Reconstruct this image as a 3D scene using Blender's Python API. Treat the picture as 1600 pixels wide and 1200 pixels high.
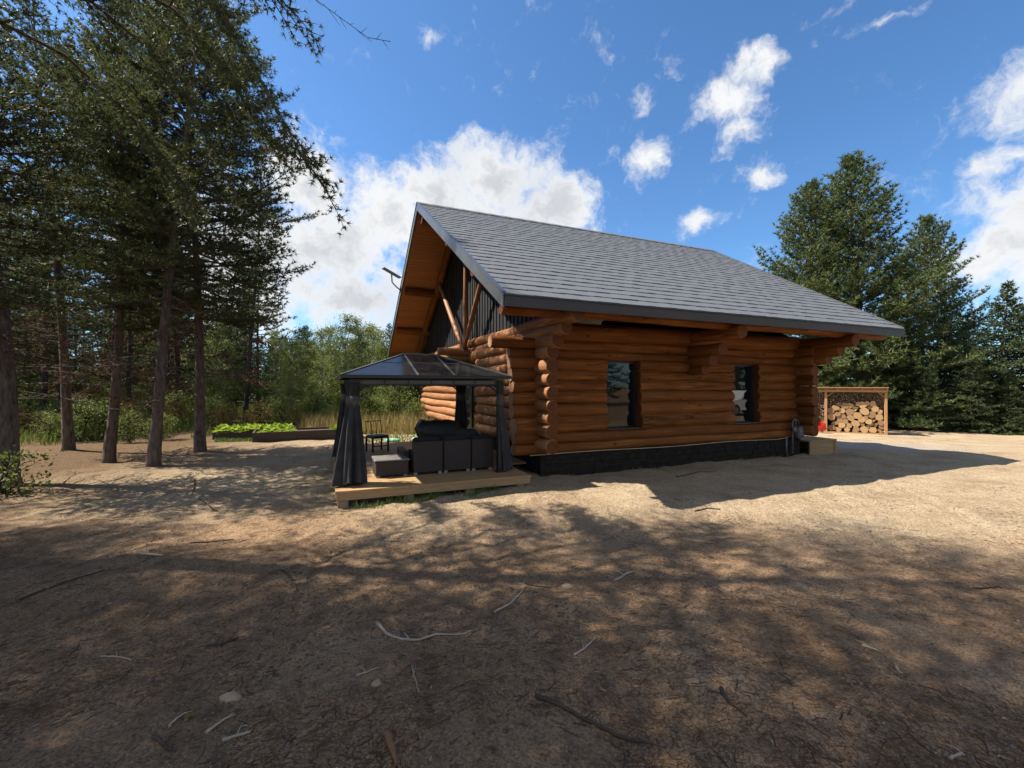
import bpy, math, random
import numpy as np
from mathutils import Vector, Matrix

# ------------------------------------------------------------------ clear
for o in list(bpy.data.objects):
    bpy.data.objects.remove(o, do_unlink=True)
S = bpy.context.scene
COL = S.collection
R = math.radians

# ------------------------------------------------------------------ camera
EYE = 1.65
FPX = 683.0                      # focal length in pixels of a 1600 px wide picture
cam = bpy.data.cameras.new('camera')
cam.sensor_width = 36.0
cam.lens = 36.0 * FPX / 1600.0
cam.clip_start = 0.05
cam.clip_end = 2000.0
camo = bpy.data.objects.new('camera', cam)
COL.objects.link(camo)
camo.location = (0, 0, EYE)
camo.rotation_euler = (R(90) + math.atan(4.0 / FPX), 0, 0)
S.camera = camo
S.cycles.max_bounces = 6
S.cycles.diffuse_bounces = 2
S.cycles.glossy_bounces = 3
S.cycles.transmission_bounces = 3
S.cycles.transparent_max_bounces = 4
S.cycles.caustics_reflective = False
S.cycles.caustics_refractive = False

# ------------------------------------------------------------------ sun, sky, exposure
SUN_EL = R(51.0)
SUN_H = Vector((-0.9965, 0.0834))          # horizontal direction towards the sun
sun = bpy.data.lights.new('sun', 'SUN')
sun.energy = 5.0
sun.angle = R(0.55)
sun.color = (1.0, 0.925, 0.80)
suno = bpy.data.objects.new('sun', sun)
COL.objects.link(suno)
TO_SUN = Vector((SUN_H.x * math.cos(SUN_EL), SUN_H.y * math.cos(SUN_EL), math.sin(SUN_EL)))
suno.rotation_euler = TO_SUN.to_track_quat('Z', 'Y').to_euler()
suno.location = (-20, 0, 30)

S.view_settings.view_transform = 'Standard'
S.view_settings.look = 'None'
S.view_settings.gamma = 1.0
S.view_settings.use_curve_mapping = False
S.view_settings.exposure = 1.14

W = bpy.data.worlds.new('World')
S.world = W
W.use_nodes = True
wn = W.node_tree.nodes
wl = W.node_tree.links
wn.clear()
SKY_STRENGTH = 0.065
W.cycles.sampling_method = 'NONE'      # an even sky needs no light map


def wnode(t, **kw):
    n = wn.new(t)
    for k, v in kw.items():
        setattr(n, k, v)
    return n


def wmath(op, a, b=None, c=None, clamp=False):
    n = wnode('ShaderNodeMath', operation=op, use_clamp=clamp)
    for i, v in enumerate((a, b, c)):
        if v is None:
            continue
        if isinstance(v, (int, float)):
            n.inputs[i].default_value = v
        else:
            wl.new(v, n.inputs[i])
    return n.outputs[0]


def wvec(op, a, b):
    n = wnode('ShaderNodeVectorMath', operation=op)
    for i, v in enumerate((a, b)):
        if v is None:
            continue
        if isinstance(v, (tuple, list)):
            n.inputs[i].default_value = v
        else:
            wl.new(v, n.inputs[i])
    return n


def wrange(v, lo, hi, a=0.0, b=1.0):
    n = wnode('ShaderNodeMapRange', interpolation_type='SMOOTHSTEP')
    n.inputs[1].default_value = lo
    n.inputs[2].default_value = hi
    n.inputs[3].default_value = a
    n.inputs[4].default_value = b
    wl.new(v, n.inputs[0])
    return n.outputs[0]


def wnoise(vec, scale, detail=6, rough=0.55):
    n = wnode('ShaderNodeTexNoise')
    n.inputs['Scale'].default_value = scale
    n.inputs['Detail'].default_value = detail
    n.inputs['Roughness'].default_value = rough
    wl.new(vec, n.inputs['Vector'])
    return n


def build_sky():
    sky = wnode('ShaderNodeTexSky', sky_type='NISHITA')
    sky.sun_disc = False
    sky.sun_elevation = SUN_EL
    sky.sun_rotation = math.atan2(SUN_H.x, SUN_H.y)
    sky.altitude = 300
    sky.air_density = 1.0
    sky.dust_density = 0.6
    sky.ozone_density = 2.2
    tc = wnode('ShaderNodeTexCoord')
    d = tc.outputs['Generated']
    # the air of the clouds: warped direction
    n1 = wnoise(d, 11.0, 4, 0.6)
    warp = wvec('SCALE', wvec('SUBTRACT', n1.outputs['Color'], (0.5, 0.5, 0.5)).outputs[0], None)
    warp.inputs['Scale'].default_value = 0.085
    dw = wvec('ADD', d, warp.outputs[0]).outputs[0]

    def pdir(x, y):
        return Vector(((x - 800) / FPX, 1.0, (604 - y) / FPX)).normalized()
    # cumulus: (x, y, rx, ry, weight) given as bearings through the photograph
    blobs = [(770, 285, 88, 62, 1.1), (690, 300, 85, 55, 1.1), (875, 325, 60, 50, 1.1), (610, 335, 80, 58, 1.05), (480, 290, 60, 85, 1.05),
             (520, 390, 120, 80, 1.05), (760, 370, 170, 75, 1.1), (380, 420, 190, 130, 1.0), (560, 470, 170, 60, 0.95), 
             (1180, 105, 46, 30, 0.86), (1135, 165, 52, 36, 0.88), (1150, 205, 34, 28, 0.80), (1010, 245, 34, 34, 0.84), 
             (1185, 268, 34, 24, 0.92), (1090, 352, 40, 22, 0.86), (1003, 150, 18, 22, 0.58), (655, 48, 22, 26, 0.48),
             (1395, 22, 50, 10, 0.5), 
             (1610, 140, 70, 42, 0.85), (1590, 255, 60, 26, 0.75), (1620, 310, 80, 55, 0.95), (1600, 390, 105, 62, 1.1), (1760, 330, 160, 170, 1.0),
             (1950, 300, 300, 200, 0.9)]
    acc = None
    for (x, y, rx, ry, w) in blobs:
        c = pdir(x, y)
        k = 1.0 / math.sqrt(1 + ((x - 800) / FPX) ** 2 + ((604 - y) / FPX) ** 2)
        sx, sz = FPX / (rx * k), FPX / (ry * k)
        v = wvec('SUBTRACT', dw, tuple(c)).outputs[0]
        v = wvec('MULTIPLY', v, (sx, sx, sz)).outputs[0]
        ln = wvec('LENGTH', v, None).outputs['Value']
        val = wmath('MULTIPLY_ADD', ln, -w, w * 1.45)
        if acc is None:
            acc = val
        else:
            acc = wmath('MAXIMUM', acc, val)
    # the same kind of scattered cumulus all round the rest of the sky
    n3 = wnoise(dw, 2.4, 2, 0.5)
    sep = wnode('ShaderNodeSeparateXYZ')
    wl.new(d, sep.inputs[0])
    away = wrange(sep.outputs['Y'], 0.25, -0.1)
    gen = wmath('MULTIPLY', wrange(n3.outputs['Fac'], 0.44, 0.60), away)
    acc = wmath('MAXIMUM', acc, gen)
    n2 = wnoise(dw, 17.0, 6, 0.66)
    n2b = wnoise(d, 3.2, 2, 0.5)
    dens = wmath('ADD', acc, wmath('MULTIPLY_ADD', n2.outputs['Fac'], 2.3, -1.28))
    mask = wrange(dens, 0.02, 1.0)
    # thin veils fade, thick hearts are grey underneath
    heart = wrange(wmath('ADD', dens, wmath('MULTIPLY_ADD', n2b.outputs['Fac'], 1.6, -0.9)), 0.55, 1.55)
    ccol = wnode('ShaderNodeMix', data_type='RGBA')
    wl.new(heart, ccol.inputs['Factor'])
    ccol.inputs['A'].default_value = (6.75, 6.8, 6.85, 1)
    ccol.inputs['B'].default_value = (4.5, 4.7, 5.0, 1)
    mix = wnode('ShaderNodeMix', data_type='RGBA')
    wl.new(mask, mix.inputs['Factor'])
    tint = wnode('ShaderNodeMix', data_type='RGBA', blend_type='MULTIPLY')
    tint.inputs['Factor'].default_value = 1.0
    tint.inputs['B'].default_value = (0.74, 1.10, 1.38, 1)
    wl.new(sky.outputs[0], tint.inputs['A'])
    wl.new(tint.outputs['Result'], mix.inputs['A'])
    wl.new(ccol.outputs['Result'], mix.inputs['B'])
    bg = wnode('ShaderNodeBackground')
    bg.inputs['Strength'].default_value = SKY_STRENGTH
    wl.new(mix.outputs['Result'], bg.inputs['Color'])
    out = wnode('ShaderNodeOutputWorld')
    wl.new(bg.outputs[0], out.inputs['Surface'])


build_sky()

# ------------------------------------------------------------------ helpers: materials
MATS = {}


class NT:
    def __init__(self, name):
        m = bpy.data.materials.new(name)
        m.use_nodes = True
        self.m = m
        self.n = m.node_tree.nodes
        self.l = m.node_tree.links
        self.n.clear()
        self.out = self.n.new('ShaderNodeOutputMaterial')
        self.b = self.n.new('ShaderNodeBsdfPrincipled')
        self.l.new(self.b.outputs[0], self.out.inputs['Surface'])
        self.tc = self.n.new('ShaderNodeTexCoord')
        MATS[name] = m

    def vec(self, coord='Object', scale=(1, 1, 1)):
        mp = self.n.new('ShaderNodeMapping')
        mp.inputs['Scale'].default_value = scale
        self.l.new(self.tc.outputs[coord], mp.inputs['Vector'])
        return mp.outputs[0]

    def geo_vec(self, scale=(1, 1, 1)):
        g = self.n.new('ShaderNodeNewGeometry')
        mp = self.n.new('ShaderNodeMapping')
        mp.inputs['Scale'].default_value = scale
        self.l.new(g.outputs['Position'], mp.inputs['Vector'])
        return mp.outputs[0]

    def noise(self, vec, scale, detail=4, rough=0.55):
        t = self.n.new('ShaderNodeTexNoise')
        t.inputs['Scale'].default_value = scale
        t.inputs['Detail'].default_value = detail
        t.inputs['Roughness'].default_value = rough
        self.l.new(vec, t.inputs['Vector'])
        return t.outputs['Fac']

    def ramp(self, fac, stops):
        r = self.n.new('ShaderNodeValToRGB')
        e = r.color_ramp.elements
        while len(e) < len(stops):
            e.new(0.5)
        for i, (p, c) in enumerate(stops):
            e[i].position = p
            e[i].color = (c[0], c[1], c[2], 1) if not isinstance(c, float) else (c, c, c, 1)
        self.l.new(fac, r.inputs[0])
        return r.outputs[0]

    def mix(self, fac, a, b, mode='MIX'):
        x = self.n.new('ShaderNodeMix')
        x.data_type = 'RGBA'
        x.blend_type = mode
        for k, v in (('Factor', fac), ('A', a), ('B', b)):
            if isinstance(v, (int, float)):
                x.inputs[k].default_value = v
            elif isinstance(v, tuple):
                x.inputs[k].default_value = (v[0], v[1], v[2], 1)
            else:
                self.l.new(v, x.inputs[k])
        return x.outputs['Result']

    def math(self, op, a, b=None):
        x = self.n.new('ShaderNodeMath')
        x.operation = op
        for i, v in enumerate((a, b)):
            if v is None:
                continue
            if isinstance(v, (int, float)):
                x.inputs[i].default_value = v
            else:
                self.l.new(v, x.inputs[i])
        return x.outputs[0]

    def rand(self):
        return self.n.new('ShaderNodeObjectInfo').outputs['Random']

    def bump(self, h, strength=0.5, dist=0.02):
        b = self.n.new('ShaderNodeBump')
        b.inputs['Strength'].default_value = strength
        b.inputs['Distance'].default_value = dist
        self.l.new(h, b.inputs['Height'])
        self.l.new(b.outputs[0], self.b.inputs['Normal'])

    def set(self, color=None, rough=0.7, metal=0.0, spec=None, ior=None):
        if color is not None:
            if isinstance(color, tuple):
                self.b.inputs['Base Color'].default_value = (*color, 1)
            else:
                self.l.new(color, self.b.inputs['Base Color'])
        if isinstance(rough, (int, float)):
            self.b.inputs['Roughness'].default_value = rough
        else:
            self.l.new(rough, self.b.inputs['Roughness'])
        self.b.inputs['Metallic'].default_value = metal
        if spec is not None:
            self.b.inputs['Specular IOR Level'].default_value = spec
        if ior is not None:
            self.b.inputs['IOR'].default_value = ior
        return self.m


def simple(name, col, rough=0.6, metal=0.0, var=0.25, scale=6.0, bump=0.0, spec=None, ior=None):
    t = NT(name)
    v = t.vec()
    n = t.noise(v, scale, 5)
    c = t.ramp(n, [(0.25, tuple(x * (1 - var) for x in col)), (0.75, tuple(min(1, x * (1 + var)) for x in col))])
    if bump:
        t.bump(t.noise(v, scale * 8, 4), 0.5, bump)
    return t.set(c, rough, metal, spec, ior)


def log_wood(name, dark, light, rough, spec, wear):
    """peeled log: streaky grain along x, knots, drying cracks, every log its own tone"""
    t = NT(name)
    rn = t.rand()
    cmb = t.n.new('ShaderNodeCombineXYZ')
    for i in range(3):
        t.l.new(t.math('MULTIPLY', rn, 53.0 + 17 * i), cmb.inputs[i])

    def vec(sc):
        a = t.n.new('ShaderNodeVectorMath')
        a.operation = 'ADD'
        t.l.new(t.vec('Object', sc), a.inputs[0])
        t.l.new(cmb.outputs[0], a.inputs[1])
        return a.outputs[0]
    n1 = t.noise(vec((0.9, 7, 7)), 1.0, 6, 0.62)
    n2 = t.noise(vec((1.6, 34, 34)), 1.0, 5, 0.65)
    n3 = t.noise(vec((0.8, 0.8, 0.8)), 1.0, 3, 0.5)
    c = t.ramp(n1, [(0.28, dark), (0.52, tuple((a + b) / 2 for a, b in zip(dark, light))), (0.74, light)])
    c = t.mix(t.ramp(n2, [(0.36, 0.75), (0.58, 0.0)]), c, tuple(x * 0.42 for x in dark))
    c = t.mix(t.ramp(n2, [(0.60, 0.0), (0.78, 0.55)]), c, tuple(min(1, x * 1.5) for x in light))
    c = t.mix(t.ramp(n3, [(0.35, 0.55), (0.62, 0.0)]), c, tuple(x * 0.8 for x in dark))
    c = t.mix(t.ramp(rn, [(0.0, 0.0), (0.5, 0.12), (1.0, 0.55)]), c, tuple(0.45 * a + 0.55 * b for a, b in zip(dark, light)))
    c = t.mix(t.ramp(t.math('FRACT', t.math('MULTIPLY', rn, 7.3)), [(0.2, 0.0), (1.0, wear)]), c, tuple(x * 0.55 for x in dark))
    # knots
    vo = t.n.new('ShaderNodeTexVoronoi')
    vo.inputs['Scale'].default_value = 1.0
    t.l.new(vec((2.1, 4.2, 4.2)), vo.inputs['Vector'])
    kn = t.ramp(vo.outputs['Distance'], [(0.05, 1.0), (0.13, 0.0)])
    c = t.mix(t.math('MULTIPLY', kn, 0.8), c, tuple(x * 0.30 for x in dark))
    # drying cracks
    ck = t.ramp(t.noise(vec((0.55, 13, 13)), 1.0, 2, 0.4), [(0.485, 0.0), (0.50, 1.0), (0.515, 0.0)])
    msk = t.ramp(t.noise(vec((0.7, 2, 2)), 1.0, 2), [(0.50, 0.0), (0.58, 1.0)])
    cr = t.math('MULTIPLY', ck, msk)
    c = t.mix(t.math('MULTIPLY', cr, 0.85), c, tuple(x * 0.16 for x in dark))
    h = t.math('SUBTRACT', t.math('ADD', t.math('MULTIPLY', n2, 0.6), t.math('MULTIPLY', n1, 0.9)), t.math('MULTIPLY', cr, 0.9))
    t.bump(h, 0.6, 0.016)
    return t.set(c, rough, 0, spec)


def wood(name, dark, light, axis=0, rough=0.55, fine=1.0, var=0.5, spec=0.3):
    """timber with grain along a local axis, each piece a little different"""
    t = NT(name)
    sc = [9.0, 9.0, 9.0]
    sc[axis] = 0.7
    v = t.vec('Object', tuple(s * fine for s in sc))
    off = t.n.new('ShaderNodeVectorMath')
    off.operation = 'ADD'
    t.l.new(v, off.inputs[0])
    rn = t.rand()
    cmb = t.n.new('ShaderNodeCombineXYZ')
    for i in range(3):
        t.l.new(t.math('MULTIPLY', rn, 37.0 + 11 * i), cmb.inputs[i])
    t.l.new(cmb.outputs[0], off.inputs[1])
    n1 = t.noise(off.outputs[0], 1.2, 6, 0.6)
    n2 = t.noise(off.outputs[0], 6.0, 4, 0.6)
    c = t.ramp(n1, [(0.28, dark), (0.72, light)])
    c = t.mix(0.45, c, t.ramp(n2, [(0.3, tuple(x * 0.62 for x in dark)), (0.7, light)]))
    c = t.mix(t.math('MULTIPLY', rn, var), c, tuple(x * 0.55 for x in light))
    t.bump(n2, 0.35, 0.006)
    return t.set(c, rough, 0, spec)


# stained logs of the cabin
log_wood('log_stain', (0.105, 0.034, 0.009), (0.43, 0.162, 0.042), 0.62, 0.12, 0.5)
log_wood('log_weathered', (0.24, 0.095, 0.038), (0.60, 0.31, 0.15), 0.65, 0.15, 0.3)
wood('log_cut', (0.36, 0.17, 0.085), (0.60, 0.34, 0.20), 0, 0.7, 1.5, 0.3, 0.15)
wood('log_end', (0.055, 0.019, 0.007), (0.17, 0.060, 0.020), 0, 0.65, 2.0, 0.3, 0.15)
wood('soffit_wood', (0.26, 0.095, 0.028), (0.46, 0.19, 0.06), 0, 0.5, 1.0, 0.45)
wood('pole_wood', (0.20, 0.085, 0.04), (0.40, 0.19, 0.095), 2, 0.55, 1.0, 0.3)
wood('deck_wood', (0.27, 0.155, 0.070), (0.50, 0.32, 0.16), 0, 0.7, 1.0, 0.4)
wood('shed_wood', (0.40, 0.20, 0.085), (0.58, 0.33, 0.16), 2, 0.7, 1.0, 0.3)
wood('bed_wood', (0.05, 0.04, 0.034), (0.13, 0.10, 0.08), 0, 0.85, 1.0, 0.4)
wood('board_black', (0.018, 0.019, 0.021), (0.042, 0.044, 0.048), 2, 0.6, 1.0, 0.4)
wood('stick_grey', (0.24, 0.185, 0.135), (0.55, 0.44, 0.33), 0, 0.9, 2.0, 0.5)
wood('twig_brown', (0.10, 0.066, 0.042), (0.26, 0.18, 0.12), 0, 0.9, 2.0, 0.5)
wood('stick_dark', (0.035, 0.025, 0.018), (0.10, 0.07, 0.05), 0, 0.9, 2.0, 0.5)
wood('stick_pale', (0.34, 0.25, 0.15), (0.55, 0.44, 0.29), 0, 0.85, 2.0, 0.4)
simple('chink_dark', (0.03, 0.017, 0.010), 0.9)
simple('fascia_metal', (0.029, 0.022, 0.018), 0.42, 0.0, 0.15, 2.0)
simple('rake_metal', (0.10, 0.105, 0.115), 0.30, 0.35, 0.2, 2.0)
simple('window_frame', (0.012, 0.012, 0.013), 0.4)
simple('black_metal', (0.014, 0.014, 0.015), 0.38, 0.2)
simple('grey_metal', (0.27, 0.28, 0.28), 0.4, 0.4)
simple('meter_grey', (0.13, 0.13, 0.125), 0.5, 0.1)
simple('white_plastic', (0.72, 0.73, 0.74), 0.4, 0, 0.05)
simple('red_plastic', (0.62, 0.030, 0.020), 0.4, 0, 0.15)
simple('white_paint', (0.80, 0.80, 0.80), 0.25, 0, 0.03)
simple('rubber', (0.02, 0.02, 0.02), 0.8)
simple('green_plastic', (0.20, 0.52, 0.36), 0.5)
simple('cushion', (0.012, 0.012, 0.013), 0.9, 0, 0.2, 10, 0.002)
simple('cover_fabric', (0.016, 0.016, 0.017), 0.55, 0, 0.2, 4)
simple('flashing', (0.50, 0.36, 0.22), 0.5, 0, 0.2, 3)
simple('soil', (0.045, 0.03, 0.02), 0.95, 0, 0.4, 8, 0.01)
simple('stone_pale', (0.30, 0.215, 0.135), 0.85, 0, 0.25, 10, 0.005)


def mat_curtain():
    t = NT('curtain')
    v = t.vec('Object', (1, 1, 1))
    n = t.noise(v, 5, 4)
    c = t.ramp(n, [(0.3, (0.022, 0.022, 0.023)), (0.7, (0.046, 0.045, 0.047))])
    t.bump(t.noise(t.vec('Object', (40, 40, 6)), 3, 4), 0.4, 0.006)
    t.set(c, 0.8, 0, 0.2)


def mat_wicker():
    t = NT('wicker')
    v = t.vec('Object', (1, 1, 1))
    w = t.n.new('ShaderNodeTexWave')
    w.wave_type = 'BANDS'
    w.bands_direction = 'Z'
    w.inputs['Scale'].default_value = 22
    w.inputs['Distortion'].default_value = 1.2
    w.inputs['Detail'].default_value = 2
    t.l.new(v, w.inputs['Vector'])
    c = t.ramp(w.outputs['Fac'], [(0.15, (0.008, 0.005, 0.004)), (0.8, (0.046, 0.029, 0.022))])
    t.bump(w.outputs['Fac'], 0.6, 0.006)
    t.set(c, 0.55)


def mat_shingle():
    t = NT('shingle')
    v = t.vec('Object', (1, 1, 1))
    n1 = t.noise(t.geo_vec((1, 1, 1)), 0.8, 3)
    n2 = t.noise(v, 90, 3, 0.7)
    rn = t.rand()
    c = t.ramp(n2, [(0.25, (0.090, 0.096, 0.106)), (0.8, (0.132, 0.140, 0.154))])
    c = t.mix(t.math('MULTIPLY', rn, 0.12), c, (0.085, 0.089, 0.097))
    c = t.mix(t.math('MULTIPLY', n1, 0.25), c, (0.16, 0.16, 0.165))
    t.bump(n2, 0.5, 0.004)
    t.set(c, 0.62, 0.0, 0.5)


def mat_glass():
    t = NT('window_glass')
    t.set((0.006, 0.007, 0.008), 0.02, 0, 0.5, 1.52)


def mat_polycarb():
    t = NT('polycarbonate')
    n = t.noise(t.vec(), 2.5, 3)
    t.set(t.ramp(n, [(0.3, (0.012, 0.012, 0.013)), (0.7, (0.020, 0.020, 0.021))]), 0.12, 0, 0.10, 1.4)


def mat_foundation():
    t = NT('ledge_stone')
    v = t.vec('Object', (2.2, 2.2, 9))
    n1 = t.noise(v, 2.2, 6, 0.65)
    n2 = t.noise(t.vec('Object', (1, 1, 2)), 26, 4)
    c = t.ramp(n1, [(0.3, (0.014, 0.011, 0.009)), (0.55, (0.030, 0.024, 0.020)), (0.8, (0.064, 0.053, 0.043))])
    t.bump(t.math('ADD', n1, t.math('MULTIPLY', n2, 0.3)), 0.9, 0.03)
    t.set(c, 0.9, 0, 0.1)


def mat_ground():
    t = NT('sandy_ground')
    p = t.geo_vec((1, 1, 1))
    big = t.noise(p, 0.22, 4, 0.55)
    mid = t.noise(p, 1.3, 6, 0.62)
    fine = t.noise(p, 14, 6, 0.7)
    grit = t.noise(p, 70, 3, 0.7)
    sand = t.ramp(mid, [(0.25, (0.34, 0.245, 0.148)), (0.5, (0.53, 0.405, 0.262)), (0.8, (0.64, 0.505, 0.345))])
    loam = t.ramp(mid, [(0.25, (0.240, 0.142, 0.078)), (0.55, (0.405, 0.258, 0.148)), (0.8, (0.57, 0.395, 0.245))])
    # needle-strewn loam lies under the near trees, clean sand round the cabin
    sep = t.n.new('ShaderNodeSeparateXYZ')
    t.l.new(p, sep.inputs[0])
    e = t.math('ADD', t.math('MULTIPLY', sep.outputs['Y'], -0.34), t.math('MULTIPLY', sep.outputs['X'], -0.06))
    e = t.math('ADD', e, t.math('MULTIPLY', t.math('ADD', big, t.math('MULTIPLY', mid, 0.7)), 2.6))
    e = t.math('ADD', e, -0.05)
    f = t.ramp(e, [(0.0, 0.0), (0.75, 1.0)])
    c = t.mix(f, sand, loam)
    # forest floor far left
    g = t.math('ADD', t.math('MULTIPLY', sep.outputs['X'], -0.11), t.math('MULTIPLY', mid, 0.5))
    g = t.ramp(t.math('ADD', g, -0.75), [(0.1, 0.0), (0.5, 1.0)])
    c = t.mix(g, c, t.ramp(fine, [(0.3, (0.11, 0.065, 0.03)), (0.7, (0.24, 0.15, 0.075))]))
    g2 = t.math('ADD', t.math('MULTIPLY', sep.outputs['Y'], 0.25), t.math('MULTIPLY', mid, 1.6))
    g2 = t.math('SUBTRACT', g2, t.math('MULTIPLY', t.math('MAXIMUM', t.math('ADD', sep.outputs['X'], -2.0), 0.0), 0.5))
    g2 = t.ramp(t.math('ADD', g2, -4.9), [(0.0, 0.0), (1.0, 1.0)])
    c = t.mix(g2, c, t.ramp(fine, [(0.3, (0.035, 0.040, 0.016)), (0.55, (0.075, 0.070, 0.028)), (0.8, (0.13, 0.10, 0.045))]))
    # a spread of pale crushed gravel off the porch
    dg = t.n.new('ShaderNodeVectorMath')
    dg.operation = 'LENGTH'
    mg = t.n.new('ShaderNodeMapping')
    mg.vector_type = 'POINT'
    mg.inputs['Location'].default_value = (-11.5 / 3.6, -14.6 / 2.2, 0)
    mg.inputs['Scale'].default_value = (1 / 3.6, 1 / 2.2, 0)
    t.l.new(p, mg.inputs['Vector'])
    t.l.new(mg.outputs[0], dg.inputs[0])
    gm = t.n.new('ShaderNodeMapRange')
    gm.inputs[1].default_value = 0.9
    gm.inputs[2].default_value = 1.7
    gm.inputs[3].default_value = 0.85
    gm.inputs[4].default_value = 0.0
    t.l.new(t.math('ADD', dg.outputs['Value'], t.math('MULTIPLY', mid, 0.9)), gm.inputs[0])
    c = t.mix(gm.outputs[0], c, t.ramp(grit, [(0.3, (0.26, 0.235, 0.20)), (0.7, (0.62, 0.58, 0.51))]))
    # dark specks of bark and cones, pale specks of chips
    sp = t.ramp(t.noise(p, 26, 2, 0.5), [(0.58, 0.0), (0.66, 1.0)])
    patch = t.ramp(t.noise(p, 0.9, 3), [(0.42, 0.3), (0.6, 1.0)])
    c = t.mix(t.math('MULTIPLY', t.math('MULTIPLY', sp, patch), 0.75), c, (0.055, 0.035, 0.024))
    # strands of needles and thin twigs, two ways across
    for k, (scl, w) in enumerate((((3, 30, 1), 0.5), ((26, 4, 1), 0.45))):
        mp = t.n.new('ShaderNodeMapping')
        mp.inputs['Scale'].default_value = scl
        mp.inputs['Rotation'].default_value = (0, 0, 0.4 + 0.5 * k)
        wv = t.n.new('ShaderNodeVectorMath')
        wv.operation = 'ADD'
        t.l.new(p, wv.inputs[0])
        nn = t.n.new('ShaderNodeTexNoise')
        nn.inputs['Scale'].default_value = 1.6
        t.l.new(p, nn.inputs['Vector'])
        t.l.new(nn.outputs['Color'], wv.inputs[1])
        t.l.new(wv.outputs[0], mp.inputs['Vector'])
        st = t.ramp(t.noise(mp.outputs[0], 1.5, 5, 0.75), [(0.56, 0.0), (0.72, 1.0)])
        c = t.mix(t.math('MULTIPLY', st, w), c, (0.075, 0.045, 0.028))
    c = t.mix(t.ramp(grit, [(0.36, 0.62), (0.56, 0.0)]), c, (0.07, 0.045, 0.028))
    c = t.mix(t.ramp(grit, [(0.62, 0.0), (0.76, 0.6)]), c, (0.62, 0.50, 0.37))
    clump = t.noise(p, 5.5, 5, 0.7)
    c = t.mix(t.math('MULTIPLY', t.ramp(clump, [(0.34, 0.6), (0.52, 0.0)]), t.math('ADD', t.math('MULTIPLY', f, 0.8), 0.2)), c, (0.095, 0.060, 0.037))
    h = t.math('ADD', t.math('MULTIPLY', fine, 1.0), t.math('MULTIPLY', grit, 0.35))
    h = t.math('ADD', h, t.math('MULTIPLY', mid, 1.2))
    t.bump(h, 1.0, 0.06)
    t.set(c, 0.95, 0, 0.15)


def mat_leaf(name, dark, light, trans=0.3, scale=1.2, rough=0.55):
    t = NT(name)
    p = t.geo_vec()
    n1 = t.noise(p, scale, 3)
    n2 = t.noise(p, scale * 14, 2)
    rn = t.rand()
    c = t.ramp(t.math('ADD', t.math('MULTIPLY', n1, 0.5), t.math('MULTIPLY', n2, 0.5)), [(0.33, dark), (0.68, light)])
    c = t.mix(t.math('MULTIPLY', rn, 0.35), c, tuple(0.8 * x for x in dark))
    t.set(c, rough, 0, 0.3)
    tr = t.n.new('ShaderNodeBsdfTranslucent')
    t.l.new(c, tr.inputs['Color'])
    mx = t.n.new('ShaderNodeMixShader')
    mx.inputs[0].default_value = trans
    t.l.new(t.b.outputs[0], mx.inputs[1])
    t.l.new(tr.outputs[0], mx.inputs[2])
    t.l.new(mx.outputs[0], t.out.inputs['Surface'])


def mat_bark(name, dark, light, sc=(9, 9, 2.2)):
    t = NT(name)
    v = t.geo_vec(sc)
    n = t.noise(v, 2.2, 6, 0.7)
    c = t.ramp(n, [(0.32, dark), (0.7, light)])
    t.bump(n, 1.0, 0.04)
    t.set(c, 0.95, 0, 0.1)


mat_curtain(); mat_wicker(); mat_shingle(); mat_glass(); mat_polycarb(); mat_foundation(); mat_ground()
mat_leaf('needle_jack', (0.034, 0.05, 0.018), (0.15, 0.17, 0.052), 0.36, 0.9)
mat_leaf('needle_forest', (0.036, 0.052, 0.017), (0.16, 0.18, 0.056), 0.36, 0.5)
mat_leaf('needle_red', (0.045, 0.072, 0.022), (0.165, 0.205, 0.062), 0.22, 0.7)
mat_leaf('needle_spruce', (0.034, 0.056, 0.024), (0.105, 0.140, 0.050), 0.15, 0.8)
mat_leaf('needle_dead', (0.07, 0.032, 0.014), (0.19, 0.095, 0.040), 0.2, 1.0, 0.8)
mat_leaf('leaf_aspen', (0.085, 0.120, 0.026), (0.29, 0.31, 0.066), 0.4, 0.45)
mat_leaf('leaf_shrub', (0.080, 0.115, 0.026), (0.24, 0.27, 0.060), 0.4, 1.2)
mat_leaf('leaf_gold', (0.17, 0.12, 0.03), (0.40, 0.28, 0.07), 0.4, 1.2)
mat_leaf('leaf_lettuce', (0.17, 0.26, 0.025), (0.42, 0.52, 0.07), 0.45, 3.0)
mat_leaf('grass_dry', (0.22, 0.165, 0.060), (0.46, 0.37, 0.16), 0.35, 1.5, 0.8)
mat_leaf('grass_green', (0.06, 0.11, 0.02), (0.17, 0.24, 0.05), 0.35, 2.5, 0.7)
mat_bark('bark_pine', (0.055, 0.043, 0.035), (0.23, 0.18, 0.145))
mat_bark('bark_dark', (0.030, 0.024, 0.020), (0.12, 0.095, 0.076))
mat_bark('bark_aspen', (0.12, 0.115, 0.095), (0.36, 0.34, 0.28), (5, 5, 4))
mat_bark('firewood_bark', (0.04, 0.028, 0.02), (0.15, 0.10, 0.07), (6, 6, 6))


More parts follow.
